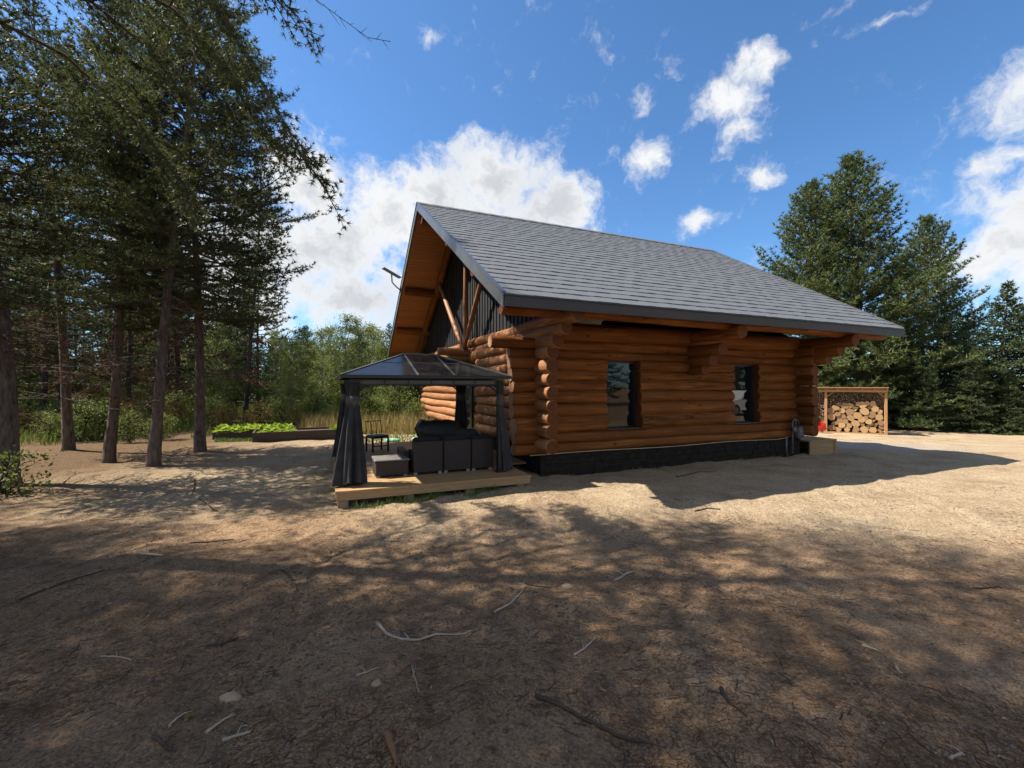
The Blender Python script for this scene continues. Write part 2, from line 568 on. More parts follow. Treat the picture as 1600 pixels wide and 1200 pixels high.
def mat_round():
    t = NT('firewood_face')
    v = t.vec('Object')
    ln = t.n.new('ShaderNodeVectorMath')
    ln.operation = 'LENGTH'
    t.l.new(t.vec('Object', (1, 0, 1)), ln.inputs[0])
    r = t.math('ADD', t.math('MULTIPLY', ln.outputs['Value'], 160), t.math('MULTIPLY', t.noise(v, 9, 3), 8))
    rings = t.math('SINE', r)
    rn = t.rand()
    c = t.ramp(t.noise(v, 12, 4), [(0.3, (0.42, 0.235, 0.095)), (0.7, (0.68, 0.45, 0.21))])
    c = t.mix(t.math('MULTIPLY', t.math('ADD', rings, 1.0), 0.10), c, (0.28, 0.15, 0.07))
    c = t.mix(t.ramp(rn, [(0.35, 0.0), (0.95, 0.85)]), c, (0.24, 0.14, 0.075))
    c = t.mix(t.ramp(t.noise(t.vec('Object', (60, 1, 3)), 1.0, 2), [(0.60, 0.0), (0.66, 0.7)]), c, (0.12, 0.07, 0.04))
    t.set(c, 0.85)


mat_round()


# ------------------------------------------------------------------ helpers: meshes
class MB:
    def __init__(self):
        self.v, self.f, self.s, self.mi = [], [], [], []
        self.cur = 0

    def face(self, pts, smooth=False):
        i = len(self.v)
        self.v += [tuple(p) for p in pts]
        self.f.append(tuple(range(i, i + len(pts))))
        self.s.append(smooth)
        self.mi.append(self.cur)

    def box(self, x0, x1, y0, y1, z0, z1):
        i = len(self.v)
        self.v += [(x0, y0, z0), (x1, y0, z0), (x1, y1, z0), (x0, y1, z0), (x0, y0, z1), (x1, y0, z1), (x1, y1, z1), (x0, y1, z1)]
        for q in ((3, 2, 1, 0), (4, 5, 6, 7), (0, 1, 5, 4), (1, 2, 6, 5), (2, 3, 7, 6), (3, 0, 4, 7)):
            self.f.append(tuple(i + k for k in q))
            self.s.append(False)
            self.mi.append(self.cur)
        return self

    def beam(self, p0, p1, w, h, up=(0, 0, 1)):
        p0, p1 = Vector(p0), Vector(p1)
        d = (p1 - p0).normalized()
        s = d.cross(Vector(up))
        if s.length < 1e-4:
            s = d.cross(Vector((1, 0, 0)))
        s.normalize()
        t = s.cross(d).normalized()
        s *= w / 2
        t *= h / 2
        i = len(self.v)
        for p in (p0, p1):
            for (a, b) in ((-1, -1), (1, -1), (1, 1), (-1, 1)):
                self.v.append(tuple(p + s * a + t * b))
        for q in ((0, 1, 2, 3), (7, 6, 5, 4), (0, 4, 5, 1), (1, 5, 6, 2), (2, 6, 7, 3), (3, 7, 4, 0)):
            self.f.append(tuple(i + k for k in q))
            self.s.append(False)
            self.mi.append(self.cur)
        return self

    def tube(self, pts, rad, n=8, cap=True, smooth=True, squash=1.0, wob=None, capmat=None):
        pts = [Vector(p) for p in pts]
        m = len(pts)
        if isinstance(rad, (int, float)):
            rad = [rad] * m
        i0 = len(self.v)
        ref = None
        for k, p in enumerate(pts):
            d = (pts[min(k + 1, m - 1)] - pts[max(k - 1, 0)]).normalized()
            if ref is None:
                ref = Vector((0, 0, 1)) if abs(d.z) < 0.9 else Vector((1, 0, 0))
            s = d.cross(ref).normalized()
            t = s.cross(d).normalized()
            ref = t
            for j in range(n):
                a = 2 * math.pi * j / n
                r = rad[k] * (1.0 if wob is None else wob(k, j))
                self.v.append(tuple(p + s * (math.cos(a) * r) + t * (math.sin(a) * r * squash)))
        for k in range(m - 1):
            for j in range(n):
                a = i0 + k * n + j
                b = i0 + k * n + (j + 1) % n
                self.f.append((a, b, b + n, a + n))
                self.s.append(smooth)
                self.mi.append(self.cur)
        if cap:
            cm = self.cur if capmat is None else capmat
            self.f.append(tuple(i0 + j for j in range(n))[::-1])
            self.s.append(False)
            self.mi.append(cm)
            self.f.append(tuple(i0 + (m - 1) * n + j for j in range(n)))
            self.s.append(False)
            self.mi.append(cm)
        return self

    def mesh(self, name, mats):
        me = bpy.data.meshes.new(name)
        me.from_pydata(self.v, [], self.f)
        if isinstance(mats, str):
            mats = [mats]
        for m in mats:
            me.materials.append(MATS[m])
        me.polygons.foreach_set('use_smooth', self.s)
        me.polygons.foreach_set('material_index', self.mi)
        me.update()
        return me

    def build(self, name, mats, parent=None, loc=None, rot=None):
        return link(name, self.mesh(name, mats), parent, loc, rot)


def link(name, me, parent=None, loc=None, rot=None, scale=None):
    o = bpy.data.objects.new(name, me)
    COL.objects.link(o)
    if parent is not None:
        o.parent = parent
    if loc is not None:
        o.location = loc
    if rot is not None:
        o.rotation_euler = rot
    if scale is not None:
        o.scale = scale if not isinstance(scale, (int, float)) else (scale,) * 3
    return o


def tag(o, label=None, cat=None, group=None, kind=None):
    if label:
        o['label'] = label
    if cat:
        o['category'] = cat
    if group:
        o['group'] = group
    if kind:
        o['kind'] = kind
    return o


def empty(name, loc=(0, 0, 0), rz=0.0, label=None, cat=None, group=None):
    o = bpy.data.objects.new(name, None)
    o.empty_display_size = 0.2
    COL.objects.link(o)
    o.location = loc
    o.rotation_euler = (0, 0, rz)
    return tag(o, label, cat, group)


def np_mesh(name, verts, tris, mat, smooth=False):
    me = bpy.data.meshes.new(name)
    verts = np.asarray(verts, dtype=np.float32)
    tris = np.asarray(tris, dtype=np.int32)
    nv, nf, k = len(verts), len(tris), tris.shape[1]
    me.vertices.add(nv)
    me.vertices.foreach_set('co', verts.ravel())
    me.loops.add(nf * k)
    me.loops.foreach_set('vertex_index', tris.ravel())
    me.polygons.add(nf)
    me.polygons.foreach_set('loop_start', np.arange(0, nf * k, k, dtype=np.int32))
    me.polygons.foreach_set('loop_total', np.full(nf, k, dtype=np.int32))
    me.polygons.foreach_set('use_smooth', np.full(nf, smooth, dtype=bool))
    me.materials.append(MATS[mat])
    me.update(calc_edges=True)
    return me


# value noise for the terrain
_rs = np.random.RandomState(5)
_lat = _rs.rand(256, 256)


def vnoise(x, y):
    xi, yi = np.floor(x).astype(int), np.floor(y).astype(int)
    fx, fy = x - xi, y - yi
    fx, fy = fx * fx * (3 - 2 * fx), fy * fy * (3 - 2 * fy)
    a = _lat[xi % 256, yi % 256]; b = _lat[(xi + 1) % 256, yi % 256]
    c = _lat[xi % 256, (yi + 1) % 256]; d = _lat[(xi + 1) % 256, (yi + 1) % 256]
    return (a * (1 - fx) + b * fx) * (1 - fy) + (c * (1 - fx) + d * fx) * fy


def height(x, y):
    x = np.asarray(x, dtype=float); y = np.asarray(y, dtype=float)
    h = (vnoise(x * 0.45 + 7, y * 0.45) - 0.5) * 0.07
    h += (vnoise(x * 1.7, y * 1.7 + 31) - 0.5) * 0.045
    h += (vnoise(x * 5.1 + 9, y * 5.1) - 0.5) * 0.022
    h += (vnoise(x * 11.0, y * 11.0 + 3) - 0.5) * 0.011
    # faint tyre tracks with their tread
    for (x0, sl, cv) in ((-1.75, -0.10, 0.022), (-0.35, -0.06, 0.022), (2.1, 0.42, 0.0), (3.4, 0.42, 0.0)):
        dx = x - (x0 + sl * y + cv * y * y)
        g = np.exp(-(dx / 0.11) ** 2) * np.clip(1.6 - np.abs(y - 4.2) / 3.2, 0, 1)
        h += g * (-0.014 + 0.007 * np.sin((y + 0.8 * np.abs(dx)) * 2 * np.pi / 0.15)) + 0.010 * np.exp(-((np.abs(dx) - 0.17) / 0.06) ** 2) * np.clip(1.6 - np.abs(y - 4.2) / 3.2, 0, 1)
    # the yard falls away gently beyond the right end of the cabin
    ty = np.clip((y - 10.0) / 6.5, 0, 1)
    tx = np.clip((x - 6.5) / 4.0, 0, 1)
    h -= 0.45 * ty * ty * (3 - 2 * ty) * tx * tx * (3 - 2 * tx)
    return h


def gz(x, y):
    return float(height(np.array([x]), np.array([y]))[0])


def gpt(x, y, z=0.0):
    """ground point seen at a pixel of the 1600x1200 photograph (used only to measure where things stand)"""
    Y = FPX * (EYE - z) / (y - 604.0)
    return Vector(((x - 800) / FPX * Y, Y, z))


# house frame: local x runs along the long wall, local y along the gable, origin at the near corner
HROT = R(22.797)
HC = Vector((0.496, 7.881, 0.0))
HU = Vector((math.cos(HROT), math.sin(HROT), 0))
HV = Vector((-math.sin(HROT), math.cos(HROT), 0))


def hw(a, b, z=0.0):
    return HC + HU * a + HV * b + Vector((0, 0, z))


# ------------------------------------------------------------------ ground
def ground_axis(lo, hi, fine_lo, fine_hi, step, grow=1.13):
    c = list(np.arange(fine_lo, fine_hi + 1e-6, step))
    s, x = step, fine_hi
    while x < hi:
        s *= grow
        x += s
        c.append(x)
    s, x = step, fine_lo
    pre = []
    while x > lo:
        s *= grow
        x -= s
        pre.append(x)
    return np.array(pre[::-1] + c)


def make_ground():
    xs = ground_axis(-420, 420, -8.0, 7.5, 0.045)
    ys = ground_axis(-300, 700, 1.4, 9.5, 0.045)
    X, Y = np.meshgrid(xs, ys)
    Z = height(X, Y)
    far = np.clip((np.hypot(X, Y) - 45) / 60, 0, 1)
    Z = Z * (1 - far)
    nx, ny = len(xs), len(ys)
    v = np.stack([X.ravel(), Y.ravel(), Z.ravel()], 1)
    i = np.arange(ny - 1)[:, None] * nx + np.arange(nx - 1)[None, :]
    q = np.stack([i, i + 1, i + nx + 1, i + nx], -1).reshape(-1, 4)
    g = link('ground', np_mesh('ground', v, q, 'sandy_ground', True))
    tag(g, kind='structure')


make_ground()




# ------------------------------------------------------------------ log cabin
RB = 5.15                 # ridge position
WID = 10.3
LEN = 7.0
TAN = 0.5844
A0, A1 = -1.22, 8.57      # roof ends
EV = -1.35                # near eave
PROW = 1.19               # the right rake leans out towards the ridge
EZ = 2.97
SLOPE = math.atan(TAN)
rng = random.Random(11)


def roof_z(b):
    return EZ + (b - EV) * TAN if b <= RB else EZ + (2 * RB - b - EV) * TAN


def roof_a1(b):
    t = (b - EV) / (RB - EV) if b <= RB else (2 * RB - EV - b) / (RB - EV)
    return A1 + PROW * t


def log_piece(name, parent, p0, p1, r0, r1=None, n=16, sag=0.0, seg=None, mats=('log_stain', 'log_end')):
    """one peeled log from p0 to p1, grain along its own x axis"""
    p0, p1 = Vector(p0), Vector(p1)
    L = (p1 - p0).length
    r1 = r0 if r1 is None else r1
    seg = seg or max(2, int(L / 0.28))
    ph = [rng.uniform(0, 6.28) for _ in range(4)]
    pts, rad = [], []
    for k in range(seg + 1):
        t = k / seg
        x = L * t
        pts.append((x, 0.014 * math.sin(x * 1.1 + ph[0]), 0.012 * math.sin(x * 1.5 + ph[1]) - sag * math.sin(math.pi * t)))
        rad.append((r0 + (r1 - r0) * t) * (1 + 0.045 * math.sin(x * 1.3 + ph[2]) + 0.026 * math.sin(x * 4.3 + ph[3])))
    jit = [[rng.uniform(0.96, 1.04) for _ in range(n)] for _ in range(seg + 1)]
    # soft-edged cut ends
    pts = [(0.0, pts[0][1], pts[0][2])] + [(0.02, pts[0][1], pts[0][2])] + pts[1:-1] + [(L - 0.02, pts[-1][1], pts[-1][2]), (L, pts[-1][1], pts[-1][2])]
    rad = [rad[0] * 0.93, rad[0]] + rad[1:-1] + [rad[-1], rad[-1] * 0.93]
    jit = [jit[0]] + jit[:1] + jit[1:-1] + jit[-1:] + [jit[-1]]
    m = MB()
    m.tube(pts, rad, n, True, True, 1.0, lambda k, j: jit[k][j], 1)
    d = (p1 - p0).normalized()
    o = m.build(name, list(mats), parent, p0)
    o.rotation_mode = 'QUATERNION'
    o.rotation_quaternion = d.to_track_quat('X', 'Z')
    return o


def make_cabin():
    cab = empty('log_cabin', HC, HROT, 'brown stained log cabin with steep grey shingled roof', 'cabin')
    # --- foundation
    m = MB()
    m.box(0.05, LEN + 0.03, 0.05, WID - 0.05, -0.3, 0.415)
    fo = m.build('foundation', 'ledge_stone', cab)
    x = 0.02
    widths = [1.16, 1.22, 1.20, 1.18, 1.21, 1.05]
    for w in widths:
        mm = MB()
        seg = 14
        r2 = random.Random(int(x * 100))
        # uneven dressed face, a shallow relief in rows
        rows = 7
        zz = [-0.25 + (0.40 + 0.25) * j / rows for j in range(rows + 1)]
        for j in range(rows):
            xx = 0.0
            while xx < w - 0.02:
                ww = min(r2.uniform(0.10, 0.30), w - 0.008 - xx)
                y = r2.uniform(0.0, 0.018)
                mm.box(xx + 0.002, xx + ww - 0.002, y, 0.055, zz[j] + 0.002, zz[j + 1] - 0.002)
                xx += ww
        mm.build('stone_panel', 'ledge_stone', fo, (x, -0.012, 0.0))
        x += w
    # --- wall cores (dark wood behind the logs)
    sw = MB()
    for (a, b_, z0, z1) in ((0.0, LEN, 0.42, 0.80), (0.0, 1.48, 0.80, 2.17), (2.27, 4.90, 0.80, 2.17), (5.65, LEN, 0.80, 2.17), (0.0, LEN, 2.17, 2.86)):
        sw.box(a, b_, 0.12, 0.24, z0, z1)
    side = sw.build('side_wall', 'chink_dark', cab)
    bounds = [0.42, 0.60, 0.80, 1.09, 1.33, 1.555, 1.757, 1.97, 2.175, 2.34, 2.52, 2.82]
    left = [-0.47, -0.45, -0.46, -0.49, -0.50, -0.50, -0.52, -0.53, -0.55, -0.90, 0.0]
    for i in range(11):
        z0, z1 = bounds[i], bounds[i + 1]
        r = (z1 - z0) / 2 * 1.19
        zc = (z0 + z1) / 2
        cuts = [(left[i], LEN + 0.30)]
        if 0.79 < z0 < 2.1:
            cuts = [(left[i], 1.48), (2.27, 4.90), (5.65, LEN + 0.30)]
        if i == 10:
            cuts = [(0.0, LEN + 0.2)]
        for (a, b_) in cuts:
            tp = rng.uniform(0.95, 1.06)
            log_piece('log', side, (a, 0.135, zc), (b_, 0.135 + rng.uniform(-0.012, 0.012), zc), r * tp, r * (2.01 - tp), 20, mats=('log_stain', 'log_cut' if a < 0 else 'log_end'))
    # --- windows of the long wall
    for (a, b_) in ((1.48, 2.27), (4.90, 5.65)):
        f = MB()
        f.box(a, a + 0.05, 0.17, 0.25, 0.80, 2.17).box(b_ - 0.05, b_, 0.17, 0.25, 0.80, 2.17)
        f.box(a + 0.05, b_ - 0.05, 0.17, 0.25, 0.80, 0.85).box(a + 0.05, b_ - 0.05, 0.17, 0.25, 2.12, 2.17)
        fr = f.build('window', 'window_frame', cab)
        p = MB()
        p.box(a + 0.05, b_ - 0.05, 0.205, 0.215, 0.85, 2.12)
        p.build('pane', 'window_glass', fr)
        s = MB()
        s.box(a + 0.002, b_ - 0.002, 0.03, 0.17, 0.805, 0.83)
        s.build('sill', 'window_frame', fr)
    # --- gable wall
    gm = MB()
    gm.box(0.10, 0.20, 0.13, 3.55, 0.42, 2.86).box(0.10, 0.20, 5.25, WID, 0.42, 2.86).box(0.10, 0.20, 3.55, 5.25, 2.25, 2.86)
    gw = gm.build('gable_wall', 'chink_dark', cab)
    zs = [0.52 + 0.232 * i for i in range(9)]
    for i, z in enumerate(zs):
        zc = z + 0.10
        e = -0.40 + rng.uniform(-0.02, 0.02)
        r = 0.123 * rng.uniform(0.95, 1.05)
        segs = [(e, 3.58), (5.22, WID + 0.45)] if zc < 2.25 else [(e, WID + 0.45)]
        for (s0, s1) in segs:
            log_piece('log', gw, (0.055, s0, zc), (0.055, s1, zc), r, r * rng.uniform(0.95, 1.05), 16, mats=('log_weathered', 'log_end'))
    for zc, e, r in ((2.44, -0.62, 0.118), (2.61, -0.90, 0.115), (2.78, -1.27, 0.125)):
        log_piece('log', gw, (0.055, e, zc), (0.055, WID + 0.6, zc), r, r, 16, mats=('log_weathered', 'log_end'))
    # glass door in the gable
    dm = MB()
    dm.box(0.10, 0.17, 3.58, 3.68, 0.42, 2.24).box(0.10, 0.17, 5.12, 5.22, 0.42, 2.24).box(0.10, 0.17, 3.68, 5.12, 2.12, 2.24).box(0.10, 0.17, 4.36, 4.44, 0.42, 2.12).box(0.10, 0.17, 3.68, 5.12, 0.42, 0.52)
    dr = dm.build('patio_door', 'window_frame', cab)
    for (s0, s1) in ((3.68, 4.36), (4.44, 5.12)):
        MB().box(0.13, 0.14, s0, s1, 0.52, 2.12).build('pane', 'window_glass', dr)
    # tie logs running out of the gable at the middle
    for (b, z, e, r) in ((4.12, 2.56, -0.90, 0.10), (4.12, 2.37, -0.62, 0.10)):
        log_piece('tie_log', cab, (e, b, z), (0.3, b, z), r, r, 16, mats=('log_weathered', 'log_cut'))
    # --- gable siding: upright black boards
    sm = MB()
    pts = [(0.13, 0.15, 2.80), (0.13, WID - 0.15, 2.80), (0.13, RB, roof_z(RB) - 0.16)]
    bk = [(0.16, p[1], p[2]) for p in pts]
    sm.face([pts[0], pts[2], pts[1]])
    sm.face(bk)
    gs = sm.build('gable_siding', 'board_black', cab)
    b = 0.0
    k = 0
    while b < WID - 0.05:
        w = 0.205
        m = MB()
        def prof(bb):
            return max(2.82, roof_z(bb) - 0.14)
        y0, y1 = b + 0.006, min(WID, b + w) - 0.006
        x0 = 0.105
        zb = 2.80
        f = [(x0, y0, zb), (x0, y0, prof(y0)), (x0, y1, prof(y1)), (x0, y1, zb)]
        bck = [(x0 + 0.022, p[1], p[2]) for p in f]
        m.face(f[::-1])
        m.face(bck)
        for i in range(4):
            j = (i + 1) % 4
            m.face([f[i], f[j], bck[j], bck[i]])
        bo = m.build('board', 'board_black', gs)
        b += w
        if b < WID - 0.1:
            m = MB()
            zt = prof(b) - 0.03
            m.box(x0 - 0.022, x0 - 0.001, b - 0.022, b + 0.022, 2.81, zt)
            m.build('batten', 'board_black', gs)
        k += 1
    # --- pole brackets fanning up from the tie log
    for (p0, p1, r0, r1) in (((-0.16, 4.10, 2.62), (-0.16, 4.05, 5.60), 0.062, 0.058), ((-0.20, 4.06, 2.64), (-0.20, 2.10, 4.72), 0.062, 0.058), ((-0.20, 4.16, 2.64), (-0.20, 6.85, 4.95), 0.068, 0.060)):
        p0, p1 = Vector(p0), Vector(p1)
        L = (p1 - p0).length
        m = MB()
        m.tube([(0, 0, L * t) for t in (0, 0.18, 0.2, 0.5, 0.8, 1.0)], [r0 * 0.8, r0 * 0.8, r0 * 1.05, r0, r1, r1], 12)
        o = m.build('pole_brace', 'pole_wood', cab, p0)
        o.rotation_mode = 'QUATERNION'
        o.rotation_quaternion = (p1 - p0).normalized().to_track_quat('Z', 'Y')
    # --- right gable and its log ends, middle cross wall ends
    rm = MB()
    rm.box(LEN - 0.1, LEN, 0.25, WID, 0.42, 2.86)
    rm.face([(LEN - 0.05, 0.2, 2.86), (LEN - 0.05, WID - 0.2, 2.86), (LEN - 0.05, RB, roof_z(RB) - 0.16)])
    rw = rm.build('porch_wall', 'chink_dark', cab)
    for i, z in enumerate(zs):
        zc = z + 0.10
        r = 0.128 * rng.uniform(0.94, 1.08)
        log_piece('log', rw, (LEN - 0.02, -0.42 + rng.uniform(-0.015, 0.015), zc), (LEN - 0.02, WID + 0.4, zc), r, r, 16)
    for zc, e, r in ((2.28, -0.66, 0.12), (2.46, -0.92, 0.13), (2.66, -1.22, 0.14)):
        log_piece('log', rw, (LEN + 0.06, e, zc), (LEN + 0.06, WID + 0.5, zc), r, r, 16)
    for zc, e, r in ((1.99, -0.36, 0.11), (2.19, -0.56, 0.12), (2.40, -0.80, 0.12), (2.70, -1.22, 0.13)):
        log_piece('corbel_log', cab, (3.62, e, zc), (3.62, 0.2, zc), r, r, 16)
    m = MB()
    m.box(0.0, LEN, WID - 0.12, WID, 0.42, 2.86)
    m.build('rear_wall', 'chink_dark', cab)
    # --- purlins
    for (b, r) in ((-0.96, 0.105), (0.48, 0.13), (2.36, 0.13), (RB, 0.16), (2 * RB - 2.36, 0.13), (2 * RB - 0.48, 0.13), (2 * RB + 0.96, 0.105)):
        zc = roof_z(b) - 0.13 / math.cos(SLOPE) - r * 0.95
        if b == RB:
            zc -= 0.10
        if r < 0.11:
            zc, r = 2.825, 0.085
        log_piece('purlin', cab, (A0 + 0.10, b, zc), (roof_a1(b) - 0.12, b, zc), r, r, 16)
    # inner log rafters on the gable
    for sgn in (-1, 1):
        log_piece('rafter', cab, (-0.06, RB + sgn * (RB + 0.9), roof_z(RB + sgn * (RB + 0.9)) - 0.26), (-0.06, RB + sgn * 0.05, roof_z(RB) - 0.30), 0.11, 0.11, 12)
    # --- roof slab
    th = 0.09 / math.cos(SLOPE)
    sec = [(EV, EZ - 0.02), (RB, roof_z(RB) - 0.02), (2 * RB - EV, EZ - 0.02), (2 * RB - EV, EZ - 0.02 - th), (RB, roof_z(RB) - 0.02 - th), (EV, EZ - 0.02 - th)]
    m = MB()
    lo = [(A0 + 0.02, b, z) for b, z in sec]
    hi = [(roof_a1(b) - 0.02, b, z) for b, z in sec]
    m.face([lo[0], lo[1], lo[4], lo[5]])
    m.face([lo[1], lo[2], lo[3], lo[4]])
    m.face([hi[5], hi[4], hi[1], hi[0]])
    m.face([hi[4], hi[3], hi[2], hi[1]])
    for i in range(6):
        j = (i + 1) % 6
        m.face([lo[j], lo[i], hi[i], hi[j]])
    roof = m.build('roof', 'fascia_metal', cab)
    # --- shingles on the near slope: strips of tabs, laid in staggered courses
    SL = (RB - EV) / math.cos(SLOPE)
    rows = 29
    ex = (SL - 0.05) / rows
    strip = (A1 - A0) / 9.0
    variants = []
    for vi in range(7):
        r2 = random.Random(50 + vi)
        full, half = [], []
        for kind, w in (('f', strip), ('h', strip / 2)):
            m = MB()
            x = 0.0
            thick = bool(vi % 2)
            while x < w - 0.01:
                ww = r2.uniform(0.12, 0.22) if thick else r2.uniform(0.16, 0.34)
                if w - x - ww < 0.09:
                    ww = w - x
                t, te = (0.0215, 0.004) if thick else (0.0175, 0.0)
                x0, x1 = x + (0.0015 if x == 0 else 0.0), x + ww - (0.0015 if x + ww >= w - 0.001 else 0.0)
                y0, y1 = -0.012 + r2.uniform(-0.002, 0.002), ex + 0.03
                # wedge: thick at the butt, thin under the next course
                P = [(x0, y0, 0.0), (x1, y0, 0.0), (x1, y1, 0.0), (x0, y1, 0.0), (x0, y0, t), (x1, y0, t), (x1, y1, te), (x0, y1, te)]
                for q in ((4, 5, 6, 7), (0, 1, 5, 4), (1, 2, 6, 5), (3, 0, 4, 7)):
                    m.face([P[k] for k in q])
                x += ww
                thick = not thick if r2.random() < 0.85 else thick
            (full if kind == 'f' else half).append(m.mesh('shingle', 'shingle'))
        variants.append((full[0], half[0]))
    r2 = random.Random(3)
    cs, sn = math.cos(SLOPE), math.sin(SLOPE)
    for i in range(rows):
        b = EV + (i * ex) * cs
        z = EZ + (i * ex) * sn
        end = roof_a1(b + ex * 0.5 * cs)
        a = A0
        spans = []
        if i % 2:
            spans.append((a, 1, strip / 2))
            a += strip / 2
        while a < end - 0.02:
            w_ = min(strip, end - a)
            if end - a - w_ < 0.25 * strip:
                w_ = end - a
            spans.append((a, 0, w_))
            a += w_
        for (a, h, w_) in spans:
            me = r2.choice(variants)[h]
            sx = w_ / (strip / 2 if h else strip)
            link('shingle', me, roof, (a, b - 0.004 * sn, z - 0.016 + 0.004 * cs + r2.uniform(-0.0015, 0.0015)), (SLOPE + 0.010, 0, 0), (sx, 1, 1))
    # far slope: one sheet with the courses modelled, out of the camera's sight
    m = MB()
    for i in range(rows):
        s0, s1 = i * ex, (i + 1) * ex
        pa = (2 * RB - EV - s0 * cs, EZ + s0 * sn)
        pb_ = (2 * RB - EV - s1 * cs, EZ + s1 * sn)
        m.face([(roof_a1(pa[0]), pa[0], pa[1]), (A0, pa[0], pa[1]), (A0, pb_[0], pb_[1] - 0.012), (roof_a1(pb_[0]), pb_[0], pb_[1] - 0.012)])
        m.face([(A0, pa[0], pa[1] - 0.016), (A0, pa[0], pa[1]), (roof_a1(pa[0]), pa[0], pa[1]), (roof_a1(pa[0]), pa[0], pa[1] - 0.016)])
    tag(m.build('rear_shingles', 'shingle', roof), kind='stuff')
    # ridge cap
    n = 26
    for k in range(n):
        a0, a1 = A0 - 0.01 + (A1 + PROW - A0 + 0.02) * k / n, A0 - 0.01 + (A1 + PROW - A0 + 0.02) * (k + 1) / n - 0.004
        m = MB()
        zt = roof_z(RB) + 0.035
        q = 0.17
        for s in (-1, 1):
            P = [(a0, RB, zt), (a1, RB, zt - 0.008), (a1, RB + s * q, zt - q * TAN - 0.012), (a0, RB + s * q, zt - q * TAN - 0.004)]
            D = [(p[0], p[1], p[2] - 0.014) for p in P]
            m.face(P if s < 0 else P[::-1])
            m.face(D[::-1] if s < 0 else D)
            m.face([P[2], P[3], D[3], D[2]])
            m.face([P[0], P[3], D[3], D[0]])
        m.build('ridge_cap', 'shingle', roof)
    # eave fascias and rake boards
    m = MB()
    m.box(A0, A1, EV - 0.03, EV - 0.002, EZ - 0.185, EZ - 0.012)
    m.box(A0, A1, EV - 0.048, EV - 0.031, EZ - 0.035, EZ - 0.020)
    m.build('eave_fascia', 'fascia_metal', roof)
    m = MB()
    m.box(A0, A1, 2 * RB - EV + 0.002, 2 * RB - EV + 0.03, EZ - 0.185, EZ - 0.012)
    m.build('eave_fascia', 'fascia_metal', roof)
    for (a, s, nm) in ((A0 - 0.028, 1, 0), (A1 + 0.002, 1, 1)):
        for side_ in (-1, 1):
            m = MB()
            e = EV if side_ < 0 else 2 * RB - EV
            def rk(b, off):
                return (b, roof_z(b) + off)
            for (x0, x1, o0, o1) in ((a, a + 0.026, -0.205, 0.006), (a - 0.014 if nm == 0 else a + 0.027, a + 0.05 if nm == 0 else a + 0.041, 0.0095, 0.030)):
                pw = PROW if nm == 1 else 0.0
                P = [(x0, e, rk(e, o0)[1]), (x0 + pw, RB, rk(RB, o0)[1]), (x0 + pw, RB, rk(RB, o1)[1]), (x0, e, rk(e, o1)[1])]
                Q = [(p[0] + x1 - x0, p[1], p[2]) for p in P]
                m.face(P); m.face(Q[::-1])
                for i in range(4):
                    j = (i + 1) % 4
                    m.face([P[j], P[i], Q[i], Q[j]])
            m.build('rake_board', 'rake_metal', roof)
    # soffit planks under the far slope of the gable overhang
    SLn = SL - 0.05
    w = 0.125
    k = 0
    und = 0.10 / math.cos(SLOPE) + 0.022
    while (k + 1) * w < SLn:
        s0, s1 = k * w + 0.005, (k + 1) * w - 0.005
        b0, z0 = 2 * RB - EV - 0.03 - s0 * cs, EZ + s0 * sn - und
        b1, z1 = 2 * RB - EV - 0.03 - s1 * cs, EZ + s1 * sn - und
        x0, x1 = A0 + 0.026, 0.12
        mm = MB()
        P = [(0, 0, 0), (x1 - x0, 0, 0), (x1 - x0, b1 - b0, z1 - z0), (0, b1 - b0, z1 - z0)]
        Q = [(p[0], p[1], p[2] + 0.016) for p in P]
        mm.face(P[::-1] if False else P)
        mm.face(Q[::-1])
        for i in range(4):
            j = (i + 1) % 4
            mm.face([P[j], P[i], Q[i], Q[j]])
        mm.build('soffit_plank', 'soffit_wood', roof, (x0, b0, z0))
        k += 1
    # near slope and eave soffit: lining boards
    k = 0
    while (k + 1) * 0.25 < SL:
        s0, s1 = k * 0.25 + 0.003, (k + 1) * 0.25 - 0.003
        b0, z0 = EV + 0.03 + s0 * cs, EZ + s0 * sn - und
        b1, z1 = EV + 0.03 + s1 * cs, EZ + s1 * sn - und
        mm = MB()
        x0, x1 = A0 + 0.026, roof_a1(b0) - 0.04
        P = [(0, 0, 0), (0, b1 - b0, z1 - z0), (x1 - x0, b1 - b0, z1 - z0), (x1 - x0, 0, 0)]
        Q = [(p[0], p[1], p[2] + 0.016) for p in P]
        mm.face(P)
        mm.face(Q[::-1])
        for i in range(4):
            j = (i + 1) % 4
            mm.face([P[j], P[i], Q[i], Q[j]])
        mm.build('soffit_plank', 'soffit_wood', roof, (x0, b0, z0))
        k += 1
    # drip flashing along the top of the foundation, sprung loose at the right
    m = MB()
    pts = []
    for i in range(40):
        a = -0.2 + 6.75 * i / 39
        pts.append((a, -0.035 - 0.012 * math.sin(a * 2.1), 0.425 + 0.010 * math.sin(a * 1.7) + (0.05 * max(0, (a - 6.3) / 0.3))))
    m.tube(pts, 0.008, 6)
    m.build('drip_flashing', 'flashing', fo)
    return cab


make_cabin()


